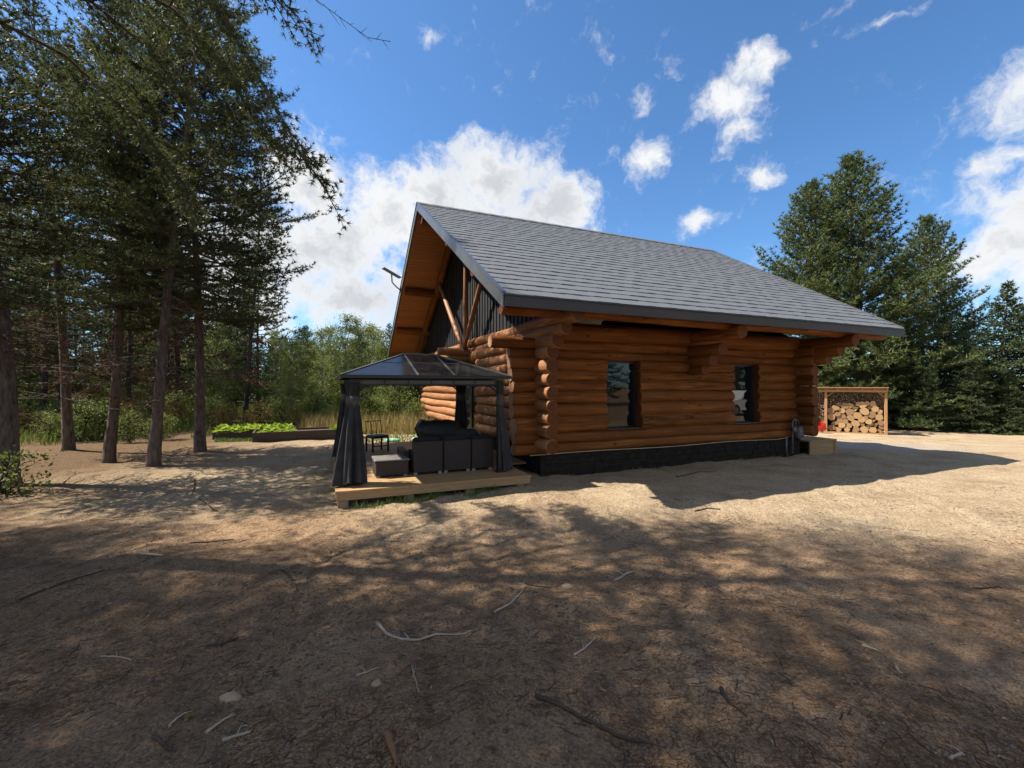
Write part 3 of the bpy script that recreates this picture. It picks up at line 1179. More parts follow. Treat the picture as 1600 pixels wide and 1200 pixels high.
def make_dish():
    p = hw(A0 - 0.03, 8.15, roof_z(8.15))
    d = empty('satellite_dish', p, HROT, 'flat grey satellite dish on bent mast at the cabin gable edge', 'satellite dish')
    d.scale = (0.82, 0.82, 0.82)
    m = MB()
    m.tube([(0.03, 0.02, -0.10), (-0.10, 0.10, 0.02), (-0.22, 0.20, 0.16), (-0.30, 0.26, 0.28), (-0.32, 0.27, 0.62)], 0.026, 10)
    m.build('mast', 'black_metal', d)
    m = MB()
    m.box(-0.03, 0.05, -0.05, 0.06, -0.17, -0.03)
    m.build('bracket', 'black_metal', d)
    m = MB()
    m.box(-0.40, 0.40, -0.24, 0.24, -0.015, 0.02)
    o = m.build('panel', 'grey_metal', d, (-0.32, 0.27, 0.66))
    o.rotation_euler = (R(8), R(24), R(8))


make_dish()


def make_meter():
    d = empty('gas_meter', hw(6.62, -0.02, 0.42), HROT, 'grey gas meter with bent pipes on the cabin wall by the porch', 'gas meter')
    d.scale = (0.85, 0.85, 0.9)
    m = MB()
    m.tube([(0, -0.10, -0.40), (0, -0.10, 0.42), (0.03, -0.10, 0.48), (0.12, -0.11, 0.50), (0.20, -0.12, 0.47), (0.22, -0.12, 0.36)], 0.020, 10)
    m.tube([(0.10, -0.12, 0.10), (0.10, -0.12, 0.52), (0.10, 0.05, 0.58)], 0.016, 8)
    m.build('pipe', 'meter_grey', d)
    m = MB()
    m.tube([(0.24, -0.14, 0.02), (0.24, -0.14, 0.06), (0.24, -0.14, 0.26), (0.24, -0.14, 0.33)], [0.07, 0.105, 0.105, 0.06], 14)
    m.build('meter_body', 'meter_grey', d)
    m = MB()
    m.tube([(0.02, -0.19, 0.24), (0.02, -0.16, 0.24), (0.02, -0.10, 0.24)], [0.05, 0.085, 0.05], 14)
    m.build('regulator', 'meter_grey', d)
    m = MB()
    m.tube([(-0.20, -0.06, -0.42), (-0.20, -0.06, -0.20), (-0.20, -0.06, 0.02)], 0.024, 8)
    m.build('conduit', 'meter_grey', d)


make_meter()


def make_porch():
    d = empty('porch_platform', hw(7.16, -0.16, 0), HROT, 'low wooden porch platform at the right end of the cabin', 'porch')
    W_, D_ = 1.02, 6.0
    for j in range(int(D_ / 0.14)):
        m = MB()
        m.box(0, W_, 0, 0.135, 0, 0.035)
        m.build('plank', 'deck_wood', d, (0, j * 0.14, 0.31))
    m = MB()
    m.box(0.03, W_ - 0.09, 0.02, 0.05, -0.08, 0.15)
    m.build('skirt_board', 'deck_wood', d)
    m = MB()
    m.box(0.03, W_ - 0.09, 0.022, 0.05, 0.154, 0.308)
    m.build('skirt_board', 'deck_wood', d)
    m = MB()
    m.box(W_ - 0.088, W_ - 0.01, 0.0, 0.09, -0.10, 0.308)
    m.build('corner_post', 'deck_wood', d)
    m = MB()
    m.box(W_ - 0.05, W_ - 0.02, 0.092, D_ - 0.05, -0.4, 0.308)
    m.build('side_board', 'deck_wood', d)


make_porch()


# ------------------------------------------------------------------ deck and gazebo
DZ = 0.21


def make_deck():
    d = empty('wooden_deck', hw(-3.42, -0.62, 0), HROT, 'low plank deck under the gazebo beside the cabin gable', 'deck')
    L = 3.42 - 0.46
    n = 36
    for j in range(n):
        y = j * 0.143
        cut = rng.uniform(0.6, 2.3)
        if j == 0:
            cut = 1.02
        Lj = L if y < 1.1 else 3.40
        for (x0, x1) in ((0, cut - 0.003), (cut + 0.003, Lj)):
            m = MB()
            m.box(0, x1 - x0, 0, 0.137, -0.032, 0)
            m.build('plank', 'deck_wood', d, (x0, y, DZ + rng.uniform(-0.002, 0.002)))
    m = MB()
    m.box(0.012, L - 0.012, 0.012, 0.045, DZ - 0.135, DZ - 0.034)
    m.build('rim_board', 'deck_wood', d)
    m = MB()
    m.box(0.012, 0.045, 0.048, n * 0.143 - 0.02, DZ - 0.135, DZ - 0.034)
    m.build('rim_board', 'deck_wood', d)
    m = MB()
    m.box(L - 0.045, L - 0.012, 0.048, 0.60, DZ - 0.135, DZ - 0.034)
    m.build('rim_board', 'deck_wood', d)
    for (x, y) in ((0.10, 0.12), (1.0, 0.12), (1.95, 0.12), (2.80, 0.12), (0.10, 2.4), (0.10, 4.8)):
        m = MB()
        m.box(x - 0.07, x + 0.07, y - 0.06, y + 0.06, -0.12, DZ - 0.136)
        m.build('footing', 'stone_pale', d)


make_deck()

GA0, GA1, GB0, GB1 = -3.35, -0.685, -0.35, 2.45
GEZ, GRZ = 1.82, 2.245


def curtain_mesh(r2, top_r, bot_rx, bot_ry, lean, h, pleats, tie):
    """a gathered curtain tied near the top of its post and flaring to its hem"""
    n, m_ = 96, 22
    v, q = [], []
    ph = [r2.uniform(0, 6.28) for _ in range(6)]
    for k in range(m_ + 1):
        t = k / m_                      # 0 top .. 1 hem
        z = h * (1 - t)
        if t < tie:
            f = 0.85 + 0.5 * (tie - t) / tie
            rx = ry = top_r * f
        else:
            u = (t - tie) / (1 - tie)
            e = u ** 0.75
            rx = top_r + (bot_rx - top_r) * e
            ry = top_r + (bot_ry - top_r) * e
        amp = 0.14 + 0.30 * t
        cx, cy = lean[0] * max(0, t - tie) ** 1.2, lean[1] * max(0, t - tie) ** 1.2
        for j in range(n):
            a = 2 * math.pi * j / n
            w = 1 + amp * (0.6 * math.sin(pleats * a + ph[0] + 0.5 * math.sin(3 * t + ph[4])) + 0.4 * math.sin((pleats * 1.7 // 1) * a + ph[1]) + 0.25 * math.sin(3 * a + ph[2] + t * 2))
            hem = (0.03 * math.sin(2 * a + ph[3]) + 0.015 * math.sin(7 * a + ph[5])) if k == m_ else 0
            v.append((cx + math.cos(a) * rx * w, cy + math.sin(a) * ry * w, z + hem))
    for k in range(m_):
        for j in range(n):
            a, b = k * n + j, k * n + (j + 1) % n
            q.append((a, a + n, b + n, b))
    return np_mesh('curtain', v, q, 'curtain', True)


def make_gazebo():
    g = empty('gazebo', hw(0, 0, 0), HROT, 'black hardtop gazebo with gathered grey curtains on the deck', 'gazebo')
    px0, px1, py0, py1 = GA0 + 0.17, GA1 - 0.14, GB0 + 0.20, GB1 - 0.20
    posts = ((px0, py0), (px1, py0), (px0, py1), (px1, py1))
    for (x, y) in posts:
        m = MB()
        m.box(x - 0.045, x + 0.045, y - 0.045, y + 0.045, DZ, GEZ - 0.06)
        m.box(x - 0.08, x + 0.08, y - 0.08, y + 0.08, DZ + 0.001, DZ + 0.02)
        m.build('post', 'black_metal', g)
    # top beams with knee braces
    for (p, q) in ((0, 1), (2, 3), (0, 2), (1, 3)):
        a, b = Vector((*posts[p], GEZ - 0.105)), Vector((*posts[q], GEZ - 0.105))
        m = MB()
        d = (b - a).normalized()
        m.beam(a + d * 0.046, b - d * 0.046, 0.05, 0.09)
        m.build('beam', 'black_metal', g)
        for (s, e) in ((a, d), (b, -d)):
            m = MB()
            pts = []
            for i in range(7):
                t = i / 6 * math.pi / 2
                pts.append(s + e * (0.046 + 0.20 * (1 - math.cos(t))) + Vector((0, 0, -0.26 + 0.205 * math.sin(t))))
            m.tube(pts, 0.016, 6)
            m.build('knee_brace', 'black_metal', g)
    # eave frame: lipped gutter, with a row of pale inner panels below it on the front
    m = MB()
    e = 0.03
    for (x0, x1, y0, y1) in ((GA0, GA1, GB0, GB0 + e), (GA0, GA1, GB1 - e, GB1), (GA0, GA0 + e, GB0 + e, GB1 - e), (GA1 - e, GA1, GB0 + e, GB1 - e)):
        m.box(x0, x1, y0, y1, GEZ - 0.045, GEZ - 0.003)
    m.build('eave_frame', 'black_metal', g)
    nseg = 6
    for i in range(nseg):
        x0 = px0 + 0.10 + (px1 - px0 - 0.2) * i / nseg + 0.012
        x1 = px0 + 0.10 + (px1 - px0 - 0.2) * (i + 1) / nseg - 0.012
        m = MB()
        m.box(x0, x1, py0 - 0.034, py0 - 0.027, GEZ - 0.125, GEZ - 0.075)
        m.build('track_panel', 'grey_track', g)
    # roof: panes set between bars
    xm = (GA0 + GA1) / 2
    ym = (GB0 + GB1) / 2
    r0, r1 = -2.24, -1.66
    RL, RR = Vector((r0, ym, GRZ)), Vector((r1, ym, GRZ))
    C = [Vector((GA0, GB0, GEZ)), Vector((GA1, GB0, GEZ)), Vector((GA1, GB1, GEZ)), Vector((GA0, GB1, GEZ))]
    mids = 0.55

    def lerp(a, b, t):
        return a + (b - a) * t

    def pane(poly):
        c = sum(poly, Vector()) / len(poly)
        pl = [c + (p - c) * 0.985 for p in poly]
        nrm = (pl[1] - pl[0]).cross(pl[2] - pl[0]).normalized()
        if nrm.z < 0:
            pl = pl[::-1]
            nrm = -nrm
        lo = [p - nrm * 0.008 for p in pl]
        m = MB()
        m.face(pl)
        m.face(lo[::-1])
        for i in range(len(pl)):
            j = (i + 1) % len(pl)
            m.face([pl[j], pl[i], lo[i], lo[j]])
        m.build('roof_pane', 'polycarbonate', roof)
    m = MB()
    bars = [(C[0], RL), (C[1], RR), (C[2], RR), (C[3], RL), (RL, RR)]
    for (y, _) in ((GB0, 0), (GB1, 0)):
        for rr in (RL, RR):
            bars.append((Vector((rr.x, y, GEZ)), rr))
    for x in (GA0, GA1):
        bars.append((Vector((x, ym, GEZ)), RL if x == GA0 else RR))
    for a, b in bars:
        m.beam(a + Vector((0, 0, 0.004)), b + Vector((0, 0, 0.004)), 0.026, 0.016)
    for i in range(4):
        a, b = C[i], C[(i + 1) % 4]
        ra = RL if i in (0, 3) else RR
        rb = RL if (i + 1) % 4 in (0, 3) else RR
        m.beam(lerp(a, ra, mids), lerp(b, rb, mids), 0.016, 0.014)
    roof = m.build('roof', 'gazebo_bar', g)
    for (y, ca, cb) in ((GB0, C[0], C[1]), (GB1, C[3], C[2])):
        eL, eR = Vector((r0, y, GEZ)), Vector((r1, y, GEZ))
        pane([ca, eL, lerp(eL, RL, mids), lerp(ca, RL, mids)])
        pane([lerp(ca, RL, mids), lerp(eL, RL, mids), RL])
        pane([eL, eR, lerp(eR, RR, mids), lerp(eL, RL, mids)])
        pane([lerp(eL, RL, mids), lerp(eR, RR, mids), RR, RL])
        pane([eR, cb, lerp(cb, RR, mids), lerp(eR, RR, mids)])
        pane([lerp(eR, RR, mids), lerp(cb, RR, mids), RR])
    for (rr, ca, cb) in ((RL, C[0], C[3]), (RR, C[1], C[2])):
        mid = (ca + cb) / 2
        for (p, q) in ((ca, mid), (mid, cb)):
            pane([p, q, lerp(q, rr, mids), lerp(p, rr, mids)])
            pane([lerp(p, rr, mids), lerp(q, rr, mids), rr])
    # curtains, each gathered round its post
    r2 = random.Random(8)
    spec = [(posts[0], 0.075, 0.185, 0.20, (-0.05, -0.12), 7), (posts[1], 0.050, 0.10, 0.10, (0.16, 0.02), 5),
            (posts[2], 0.08, 0.17, 0.17, (-0.05, 0.0), 8), (posts[3], 0.085, 0.14, 0.14, (0, 0), 7)]
    for (p, tr, bx_, by_, ln, pl) in spec:
        h = GEZ - 0.13 - DZ - 0.015
        link('curtain', curtain_mesh(r2, tr, bx_, by_, ln, h, pl, 0.20), g, (p[0], p[1], DZ + 0.035))
        m = MB()
        m.tube([(p[0], p[1], GEZ - 0.13 - h * 0.12), (p[0], p[1], GEZ - 0.13 - h * 0.24)], tr * 1.22, 14)
        m.build('curtain_tie', 'tie_band', g)


simple('grey_track', (0.10, 0.10, 0.10), 0.5)
simple('gazebo_bar', (0.11, 0.11, 0.112), 0.32, 0.3)
simple('tie_band', (0.065, 0.062, 0.063), 0.8)
make_gazebo()


def rounded_box(m, x0, x1, y0, y1, z0, z1, c=0.02):
    """box with chamfered upright and top edges"""
    ring = [(x0 + c, y0), (x1 - c, y0), (x1, y0 + c), (x1, y1 - c), (x1 - c, y1), (x0 + c, y1), (x0, y1 - c), (x0, y0 + c)]
    cx, cy = (x0 + x1) / 2, (y0 + y1) / 2
    sx, sy = 1 - 2 * c / (x1 - x0), 1 - 2 * c / (y1 - y0)
    top = [(cx + (x - cx) * sx, cy + (y - cy) * sy) for x, y in ring]
    A = [(x, y, z0) for x, y in ring]
    B = [(x, y, z1 - c) for x, y in ring]
    T = [(x, y, z1) for x, y in top]
    m.face(A[::-1])
    m.face(T)
    for i in range(8):
        j = (i + 1) % 8
        m.face([A[i], A[j], B[j], B[i]])
        m.face([B[i], B[j], T[j], T[i]])


def make_furniture():
    # wicker sofa with its back to the camera
    s = empty('wicker_sofa', hw(-2.24, 0.06, DZ), HROT, 'dark brown wicker sofa seen from behind under the gazebo', 'sofa')
    x = 0.0
    for w in (0.50, 0.485, 0.40):
        m = MB()
        rounded_box(m, 0, w - 0.012, 0, 0.09, 0.045, 0.545, 0.012)
        m.build('back_panel', 'wicker', s, (x, 0, 0))
        m = MB()
        rounded_box(m, 0, w - 0.012, 0.092, 0.72, 0.045, 0.24, 0.012)
        m.build('seat_base', 'wicker', s, (x, 0, 0))
        m = MB()
        rounded_box(m, 0.01, w - 0.02, 0.20, 0.74, 0.242, 0.33, 0.03)
        m.build('seat_cushion', 'cushion', s, (x, 0, 0))
        m = MB()
        rounded_box(m, 0.01, w - 0.02, 0.062, 0.20, 0.335, 0.60, 0.04)
        m.build('back_cushion', 'cushion', s, (x, 0.035, 0.0))
        for fx in (0.04, w - 0.06):
            m = MB()
            m.box(fx - 0.03, fx + 0.03, 0.015, 0.06, 0.001, 0.045)
            m.build('foot', 'grey_metal', s, (x, 0, 0))
        x += w
    m = MB()
    rounded_box(m, -0.13, -0.012, 0.30, 0.92, 0.045, 0.36, 0.015)
    m.build('arm_rest', 'wicker', s)
    # pillows tumbled along the back
    m = MB()
    rounded_box(m, -0.22, 0.22, -0.06, 0.06, -0.15, 0.15, 0.05)
    o = m.build('throw_pillow', 'cushion', s, (0.95, 0.24, 0.56))
    o.rotation_euler = (R(-15), R(6), R(4))
    # ottoman
    t = empty('wicker_ottoman', hw(-2.83, 0.08, DZ), HROT, 'small dark wicker box table beside the near left gazebo curtain', 'table')
    m = MB()
    rounded_box(m, 0, 0.52, 0, 0.50, 0.03, 0.255, 0.012)
    m.build('body', 'wicker', t)
    m = MB()
    rounded_box(m, -0.012, 0.532, -0.012, 0.512, 0.257, 0.280, 0.008)
    m.build('table_top', 'table_top', t)
    for (fx, fy) in ((0.05, 0.05), (0.47, 0.05), (0.05, 0.45), (0.47, 0.45)):
        m = MB()
        m.box(fx - 0.03, fx + 0.03, fy - 0.03, fy + 0.03, 0.001, 0.03)
        m.build('foot', 'grey_metal', t)
    # covered grill
    g = empty('covered_grill', hw(-1.42, 1.55, DZ), HROT, 'patio grill under a sagging black fabric cover behind the sofa', 'grill')
    v, q = [], []
    n = 40
    prof = [(0.0, 1.0), (0.16, 0.98), (0.34, 0.97), (0.46, 1.02), (0.52, 1.06), (0.60, 0.98), (0.70, 0.86), (0.75, 0.70), (0.77, 0.35), (0.765, 0.0)]
    r2 = random.Random(4)
    for k, (z, s_) in enumerate(prof):
        for j in range(n):
            a = 2 * math.pi * j / n
            ca, sa = math.cos(a), math.sin(a)
            e = 0.35
            bx_ = math.copysign(abs(ca) ** e, ca) * 0.40 * s_
            by_ = math.copysign(abs(sa) ** e, sa) * 0.26 * s_
            w = 1 + (0.05 * math.sin(9 * a + k * 0.7) + 0.03 * math.sin(15 * a + 1 + k)) * (1 - k / len(prof))
            zz = z + (0.10 if ca < -0.3 and 0.45 < z < 0.72 else 0) * abs(ca) + r2.uniform(-0.008, 0.008)
            xx = bx_ * w * (1.18 if ca < 0 and 0.4 < z < 0.72 else 1.0)
            v.append((xx, by_ * w, zz))
    for k in range(len(prof) - 1):
        for j in range(n):
            a, b = k * n + j, k * n + (j + 1) % n
            q.append((a, b, b + n, a + n))
    link('cover', np_mesh('cover', v, q, 'cover_fabric', True), g)
    m = MB()
    m.tube([(-0.30, 0, 0.005), (-0.30, 0, 0.4)], 0.03, 8).tube([(0.30, 0, 0.005), (0.30, 0, 0.4)], 0.03, 8)
    m.build('frame', 'black_metal', g)
    # metal chair on the far part of the deck
    c = empty('patio_chair', hw(-2.50, 3.10, DZ), HROT + R(20), 'dark slim metal patio chair at the far left of the deck', 'chair')
    m = MB()
    rounded_box(m, -0.20, 0.20, -0.18, 0.18, 0.30, 0.36, 0.02)
    m.build('seat', 'cover_fabric', c)
    for (x, y) in ((-0.18, -0.16), (0.18, -0.16), (-0.18, 0.16), (0.18, 0.16)):
        m = MB()
        m.box(x - 0.016, x + 0.016, y - 0.016, y + 0.016, 0.0, 0.30)
        m.build('leg', 'black_metal', c)
    m = MB()
    for x in (-0.18, -0.06, 0.06, 0.18):
        m.tube([(x, 0.165, 0.361), (x, 0.20, 0.66)], 0.008, 6)
    m.tube([(-0.19, 0.20, 0.66), (0.19, 0.20, 0.66)], 0.010, 6)
    m.build('backrest', 'black_metal', c)
    m = MB()
    m.box(-0.162, 0.162, -0.166, -0.154, 0.12, 0.14)
    m.build('stretcher', 'black_metal', c)


simple('table_top', (0.17, 0.155, 0.14), 0.35, 0, 0.2, 4)
make_furniture()


def make_sandbox_lids():
    for (x, y, s, lab) in ((613, 688, 0.17, 'pale green plastic lid lying on the grass left of the covered grill'), (655, 688, 0.15, 'pale green plastic lid lying on the grass against the covered grill')):
        p = gpt(x, y)
        m = MB()
        n = 20
        pr = [(1.0, 0.0), (1.0, 0.05), (0.9, 0.075), (0.5, 0.10), (0.0, 0.105)]
        v, q = [], []
        for (r_, z) in pr:
            for j in range(n):
                a = 2 * math.pi * j / n
                v.append((s * 1.5 * r_ * math.cos(a), s * r_ * math.sin(a), z))
        for k in range(len(pr) - 1):
            for j in range(n):
                a, b = k * n + j, k * n + (j + 1) % n
                q.append((a, b, b + n, a + n))
        o = link('plastic_lid', np_mesh('plastic_lid', v, q, 'green_plastic', True), None, (p.x, p.y, gz(p.x, p.y)))
        tag(o, lab, 'lid')


make_sandbox_lids()


# ------------------------------------------------------------------ woodshed
def make_woodshed():
    P0, P1 = Vector((14.28, 19.9, -0.45)), Vector((16.16, 18.9, -0.45))
    d = (P1 - P0).normalized()
    rz = math.atan2(d.y, d.x)
    Wd = (P1 - P0).length
    s = empty('woodshed', P0, rz, 'open timber woodshed with sloped rafters beyond the porch', 'woodshed')
    H = 2.04
    for x, nm in ((0.0, 'post'), (Wd, 'post'), (-0.95, 'post')):
        for y in (0.0, 0.75):
            m = MB()
            m.box(-0.045, 0.045, -0.045, 0.045, -0.05, H - 0.12)
            m.build('post', 'shed_wood', s, (x, y, 0))
    for y in (0.0, 0.75):
        m = MB()
        m.box(0, Wd + 1.05, -0.02, 0.02, 0, 0.11)
        o = m.build('beam', 'shed_wood_x', s, (-1.0, y - 0.07, H - 0.19))
    m = MB()
    m.box(0, Wd + 1.05, -0.03, 0.03, 0, 0.07)
    m.build('sill_beam', 'shed_wood_x', s, (-1.0, -0.02, 0.0))
    n = 8
    for k in range(n):
        x = -0.92 + (Wd + 0.94) * k / (n - 1)
        m = MB()
        m.beam((x, -0.16, H - 0.055), (x, 0.95, H - 0.20), 0.035, 0.075)
        m.build('rafter', 'shed_wood', s)
    for k in range(8):
        y0 = -0.20 + 0.15 * k
        z = H + 0.006 - (y0 + 0.20) * 0.13
        m = MB()
        m.box(0, Wd + 1.11, 0, 0.14, 0, 0.022)
        o = m.build('roof_board', 'shed_wood_x', s, (-1.05, y0, z))
        o.rotation_euler = (R(-7.4), 0, 0)
    for (x, sg) in ((0.045, 1), (Wd - 0.045, -1)):
        m = MB()
        m.beam((x, 0.0, H - 0.40), (x + sg * 0.22, 0.0, H - 0.20), 0.03, 0.05, (0, 1, 0))
        m.build('knee_brace', 'shed_wood', s)
    m = MB()
    m.box(-0.95, Wd, 0.80, 0.83, 0.0, H - 0.30)
    m.build('back_panel', 'chink_dark', s)
    # rounds: centre and radius read off the photograph (a zoomed crop)
    rounds = [(612, 495, 45), (620, 577, 48), (682, 455, 45), (700, 537, 38), (720, 607, 50), (725, 418, 33), (762, 495, 38), (785, 557, 44),
              (805, 430, 47), (865, 508, 49), (875, 583, 43), (880, 420, 42), (806, 632, 38), (673, 663, 40), (760, 680, 40), (622, 716, 42),
              (712, 726, 42), (857, 682, 34), (827, 730, 34), (937, 652, 48), (932, 724, 50), (960, 552, 48), (946, 470, 38), (1027, 415, 47),
              (1020, 600, 44), (1020, 664, 32), (1048, 724, 48), (1088, 400, 34), (1056, 497, 52), (1082, 570, 34), (1110, 626, 38), (1095, 682, 30),
              (1130, 450, 28), (1150, 537, 48), (1175, 402, 43), (1190, 470, 40), (1250, 498, 30), (1240, 566, 44), (1176, 612, 26), (1142, 656, 25),
              (1202, 665, 29), (1262, 635, 36), (1270, 686, 32), (1255, 733, 33), (1160, 724, 42), (972, 404, 30)]
    r2 = random.Random(9)
    meshes = []
    for vi in range(9):
        m = MB()
        jit = [r2.uniform(0.86, 1.10) for _ in range(14)]
        if vi in (2, 4, 7):                       # split pieces: a flat side
            for j in range(4):
                jit[(j + 2) % 14] *= (0.45 if j in (1, 2) else 0.6)
        m.tube([(0, 0.0, 0), (0, 0.006, 0), (0, 0.40, 0)], [0.95, 1.0, 1.0], 14, True, True, 1.0, lambda k, j: jit[j], 1)
        # y axis is the length; x and z get scaled to the radius
        meshes.append(m.mesh('firewood_round', ['firewood_bark', 'firewood_face']))
    for i, (zx, zy, zr) in enumerate(rounds):
        u = (zx - 552) / (1308 - 552)
        z = 0.03 + (772 - zy) / 8.0 / FPX * 19.4
        rad = zr / 8.0 / FPX * 19.4 * 0.96
        loc = P0 + d * (0.03 + u * (Wd - 0.06)) + Vector((-d.y, d.x, 0)) * (0.06 + r2.uniform(-0.03, 0.05)) + Vector((0, 0, z))
        o = link('firewood_round', meshes[i % 9], None, loc, (0, r2.uniform(0, 6.28), 0), (rad, 1.0, rad))
        o.rotation_mode = 'QUATERNION'
        o.rotation_quaternion = Matrix.Rotation(rz + r2.uniform(-0.06, 0.06), 4, 'Z').to_quaternion() @ Matrix.Rotation(r2.uniform(0, 6.28), 4, 'Y').to_quaternion()
        big = rad > 0.147
        if big:
            tag(o, 'thick sawn round of firewood in the front row of the woodshed', 'firewood', 'firewood rounds in the shed')
        else:
            tag(o, 'thinner sawn piece of firewood in the front row of the woodshed', 'firewood', 'firewood rounds in the shed')
    # small split wood behind and in the left bay: too many and small to count
    v, f = [], []
    base = 0
    for layer, (x0, x1, z0, z1, yb) in enumerate(((-0.90, -0.05, 0.10, 1.80, 0.02), (0.05, Wd - 0.05, 1.10, 1.82, 0.16))):
        z = z0
        while z < z1:
            x = x0
            hh = r2.uniform(0.06, 0.09)
            while x < x1:
                ww = r2.uniform(0.06, 0.12)
                y0 = yb + r2.uniform(-0.03, 0.05)
                k = r2.choice((3, 4, 5))
                ring = []
                a0 = r2.uniform(0, 6.28)
                for j in range(k):
                    a = a0 + 2 * math.pi * j / k
                    ring.append((x + ww / 2 + math.cos(a) * ww * 0.52, z + math.sin(a) * hh * 0.55 + r2.uniform(-0.008, 0.008)))
                for (px, pz) in ring:
                    v.append((px, y0, pz))
                for (px, pz) in ring:
                    v.append((px, y0 + 0.28, pz))
                f.append(tuple(base + j for j in range(k)))
                for j in range(k):
                    f.append((base + j, base + (j + 1) % k, base + k + (j + 1) % k, base + k + j))
                base += 2 * k
                x += ww
            z += hh
    me = bpy.data.meshes.new('split_firewood')
    me.from_pydata(v, [], f)
    me.materials.append(MATS['split_wood'])
    o = link('split_firewood', me, None, P0, (0, 0, rz))
    tag(o, 'small split firewood stacked behind the big rounds in the woodshed', 'firewood', None, 'stuff')
    # red tub
    c = P0 - d * 0.20 - Vector((-d.y, d.x, 0)) * 0.42
    t = empty('red_bin', (c.x, c.y, gz(c.x, c.y) + 0.02), rz + 0.4, 'red plastic bin tipped over in front of the woodshed', 'bin')
    m = MB()
    A = [(-0.15, -0.12), (0.15, -0.12), (0.15, 0.12), (-0.15, 0.12)]
    B = [(-0.24, -0.19), (0.24, -0.19), (0.24, 0.19), (-0.24, 0.19)]
    for i in range(4):
        j = (i + 1) % 4
        m.face([(*A[i], 0), (*A[j], 0), (*B[j], 0.40), (*B[i], 0.40)])
        m.face([(B[i][0] * 0.93, B[i][1] * 0.93, 0.40), (B[j][0] * 0.93, B[j][1] * 0.93, 0.40), (A[j][0] * 0.93, A[j][1] * 0.93, 0.02), (A[i][0] * 0.93, A[i][1] * 0.93, 0.02)])
        m.face([(*B[i], 0.40), (*B[j], 0.40), (B[j][0] * 0.93, B[j][1] * 0.93, 0.40), (B[i][0] * 0.93, B[i][1] * 0.93, 0.40)])
    m.face([(*p, 0.0) for p in A][::-1])
    m.face([(p[0] * 0.93, p[1] * 0.93, 0.02) for p in A])
    t.scale = (0.8, 0.8, 0.8)
    b = m.build('body', 'red_plastic', t, (0.05, 0.0, 0.10))
    b.rotation_euler = (R(8), R(-34), R(0))
    m = MB()
    m.tube([(-0.24, -0.1, 0.40), (-0.30, -0.06, 0.46), (-0.30, 0.06, 0.46), (-0.24, 0.1, 0.40)], 0.012, 6)
    h = m.build('handle', 'red_plastic', t, (0.05, 0.0, 0.10))
    h.rotation_euler = (R(8), R(-34), R(0))


wood('shed_wood_x', (0.40, 0.20, 0.085), (0.58, 0.33, 0.16), 0, 0.7, 1.0, 0.3)


def mat_split():
    t = NT('split_wood')
    n = t.noise(t.geo_vec((1, 1, 1)), 17, 2, 0.6)
    c = t.ramp(n, [(0.35, (0.05, 0.035, 0.025)), (0.5, (0.16, 0.11, 0.07)), (0.66, (0.42, 0.29, 0.17))])
    t.set(c, 0.9)


mat_split()
make_woodshed()


# ------------------------------------------------------------------ foliage generators
class Tufts:
    def __init__(self):
        self.p, self.d = [], []

    def add(self, pts, dirs):
        self.p.append(np.asarray(pts, float))
        self.d.append(np.asarray(dirs, float))

    def arrays(self):
        p, d = np.concatenate(self.p), np.concatenate(self.d)
        d = d / (np.linalg.norm(d, axis=1, keepdims=True) + 1e-9)
        return p, d


def needle_mesh(name, tufts, k, L, wdt, spread, mat, seed, lvar=0.35):
    """each tuft is a brush of k thin needle-bundle triangles round its twig"""
    p, d = tufts.arrays()
    rs = np.random.RandomState(seed)
    n = len(p)
    P = np.repeat(p, k, 0)
    D = np.repeat(d, k, 0)
    rnd = rs.normal(size=(n * k, 3))
    perp = rnd - (rnd * D).sum(1, keepdims=True) * D
    perp /= np.linalg.norm(perp, axis=1, keepdims=True) + 1e-9
    ang = rs.uniform(0.25, 1.0, (n * k, 1)) * spread
    nd = D * np.cos(ang) + perp * np.sin(ang)
    ln = L * (1 - lvar + 2 * lvar * rs.rand(n * k, 1))
    side = np.cross(nd, rs.normal(size=(n * k, 3)))
    side /= np.linalg.norm(side, axis=1, keepdims=True) + 1e-9
    base = P - D * (L * 0.35) * rs.rand(n * k, 1)
    v = np.empty((n * k, 3, 3))
    v[:, 0] = base - side * wdt * 0.5
    v[:, 1] = base + side * wdt * 0.5
    v[:, 2] = base + nd * ln
    t = np.arange(n * k * 3).reshape(-1, 3)
    return np_mesh(name, v.reshape(-1, 3), t, mat)


def leaf_mesh(name, p, size, mat, seed, up=0.3):
    """leaf-sized diamond faces at points p"""
    rs = np.random.RandomState(seed)
    n = len(p)
    nr = rs.normal(size=(n, 3))
    nr[:, 2] += up
    nr /= np.linalg.norm(nr, axis=1, keepdims=True)
    a = np.cross(nr, rs.normal(size=(n, 3)))
    a /= np.linalg.norm(a, axis=1, keepdims=True)
    b = np.cross(nr, a)
    s = size * (0.6 + 0.8 * rs.rand(n, 1))
    v = np.empty((n, 4, 3))
    v[:, 0] = p - a * s
    v[:, 1] = p + b * s * 0.55 + nr * s * 0.15
    v[:, 2] = p + a * s
    v[:, 3] = p - b * s * 0.55 + nr * s * 0.15
    return np_mesh(name, v.reshape(-1, 3), np.arange(n * 4).reshape(-1, 4), mat)


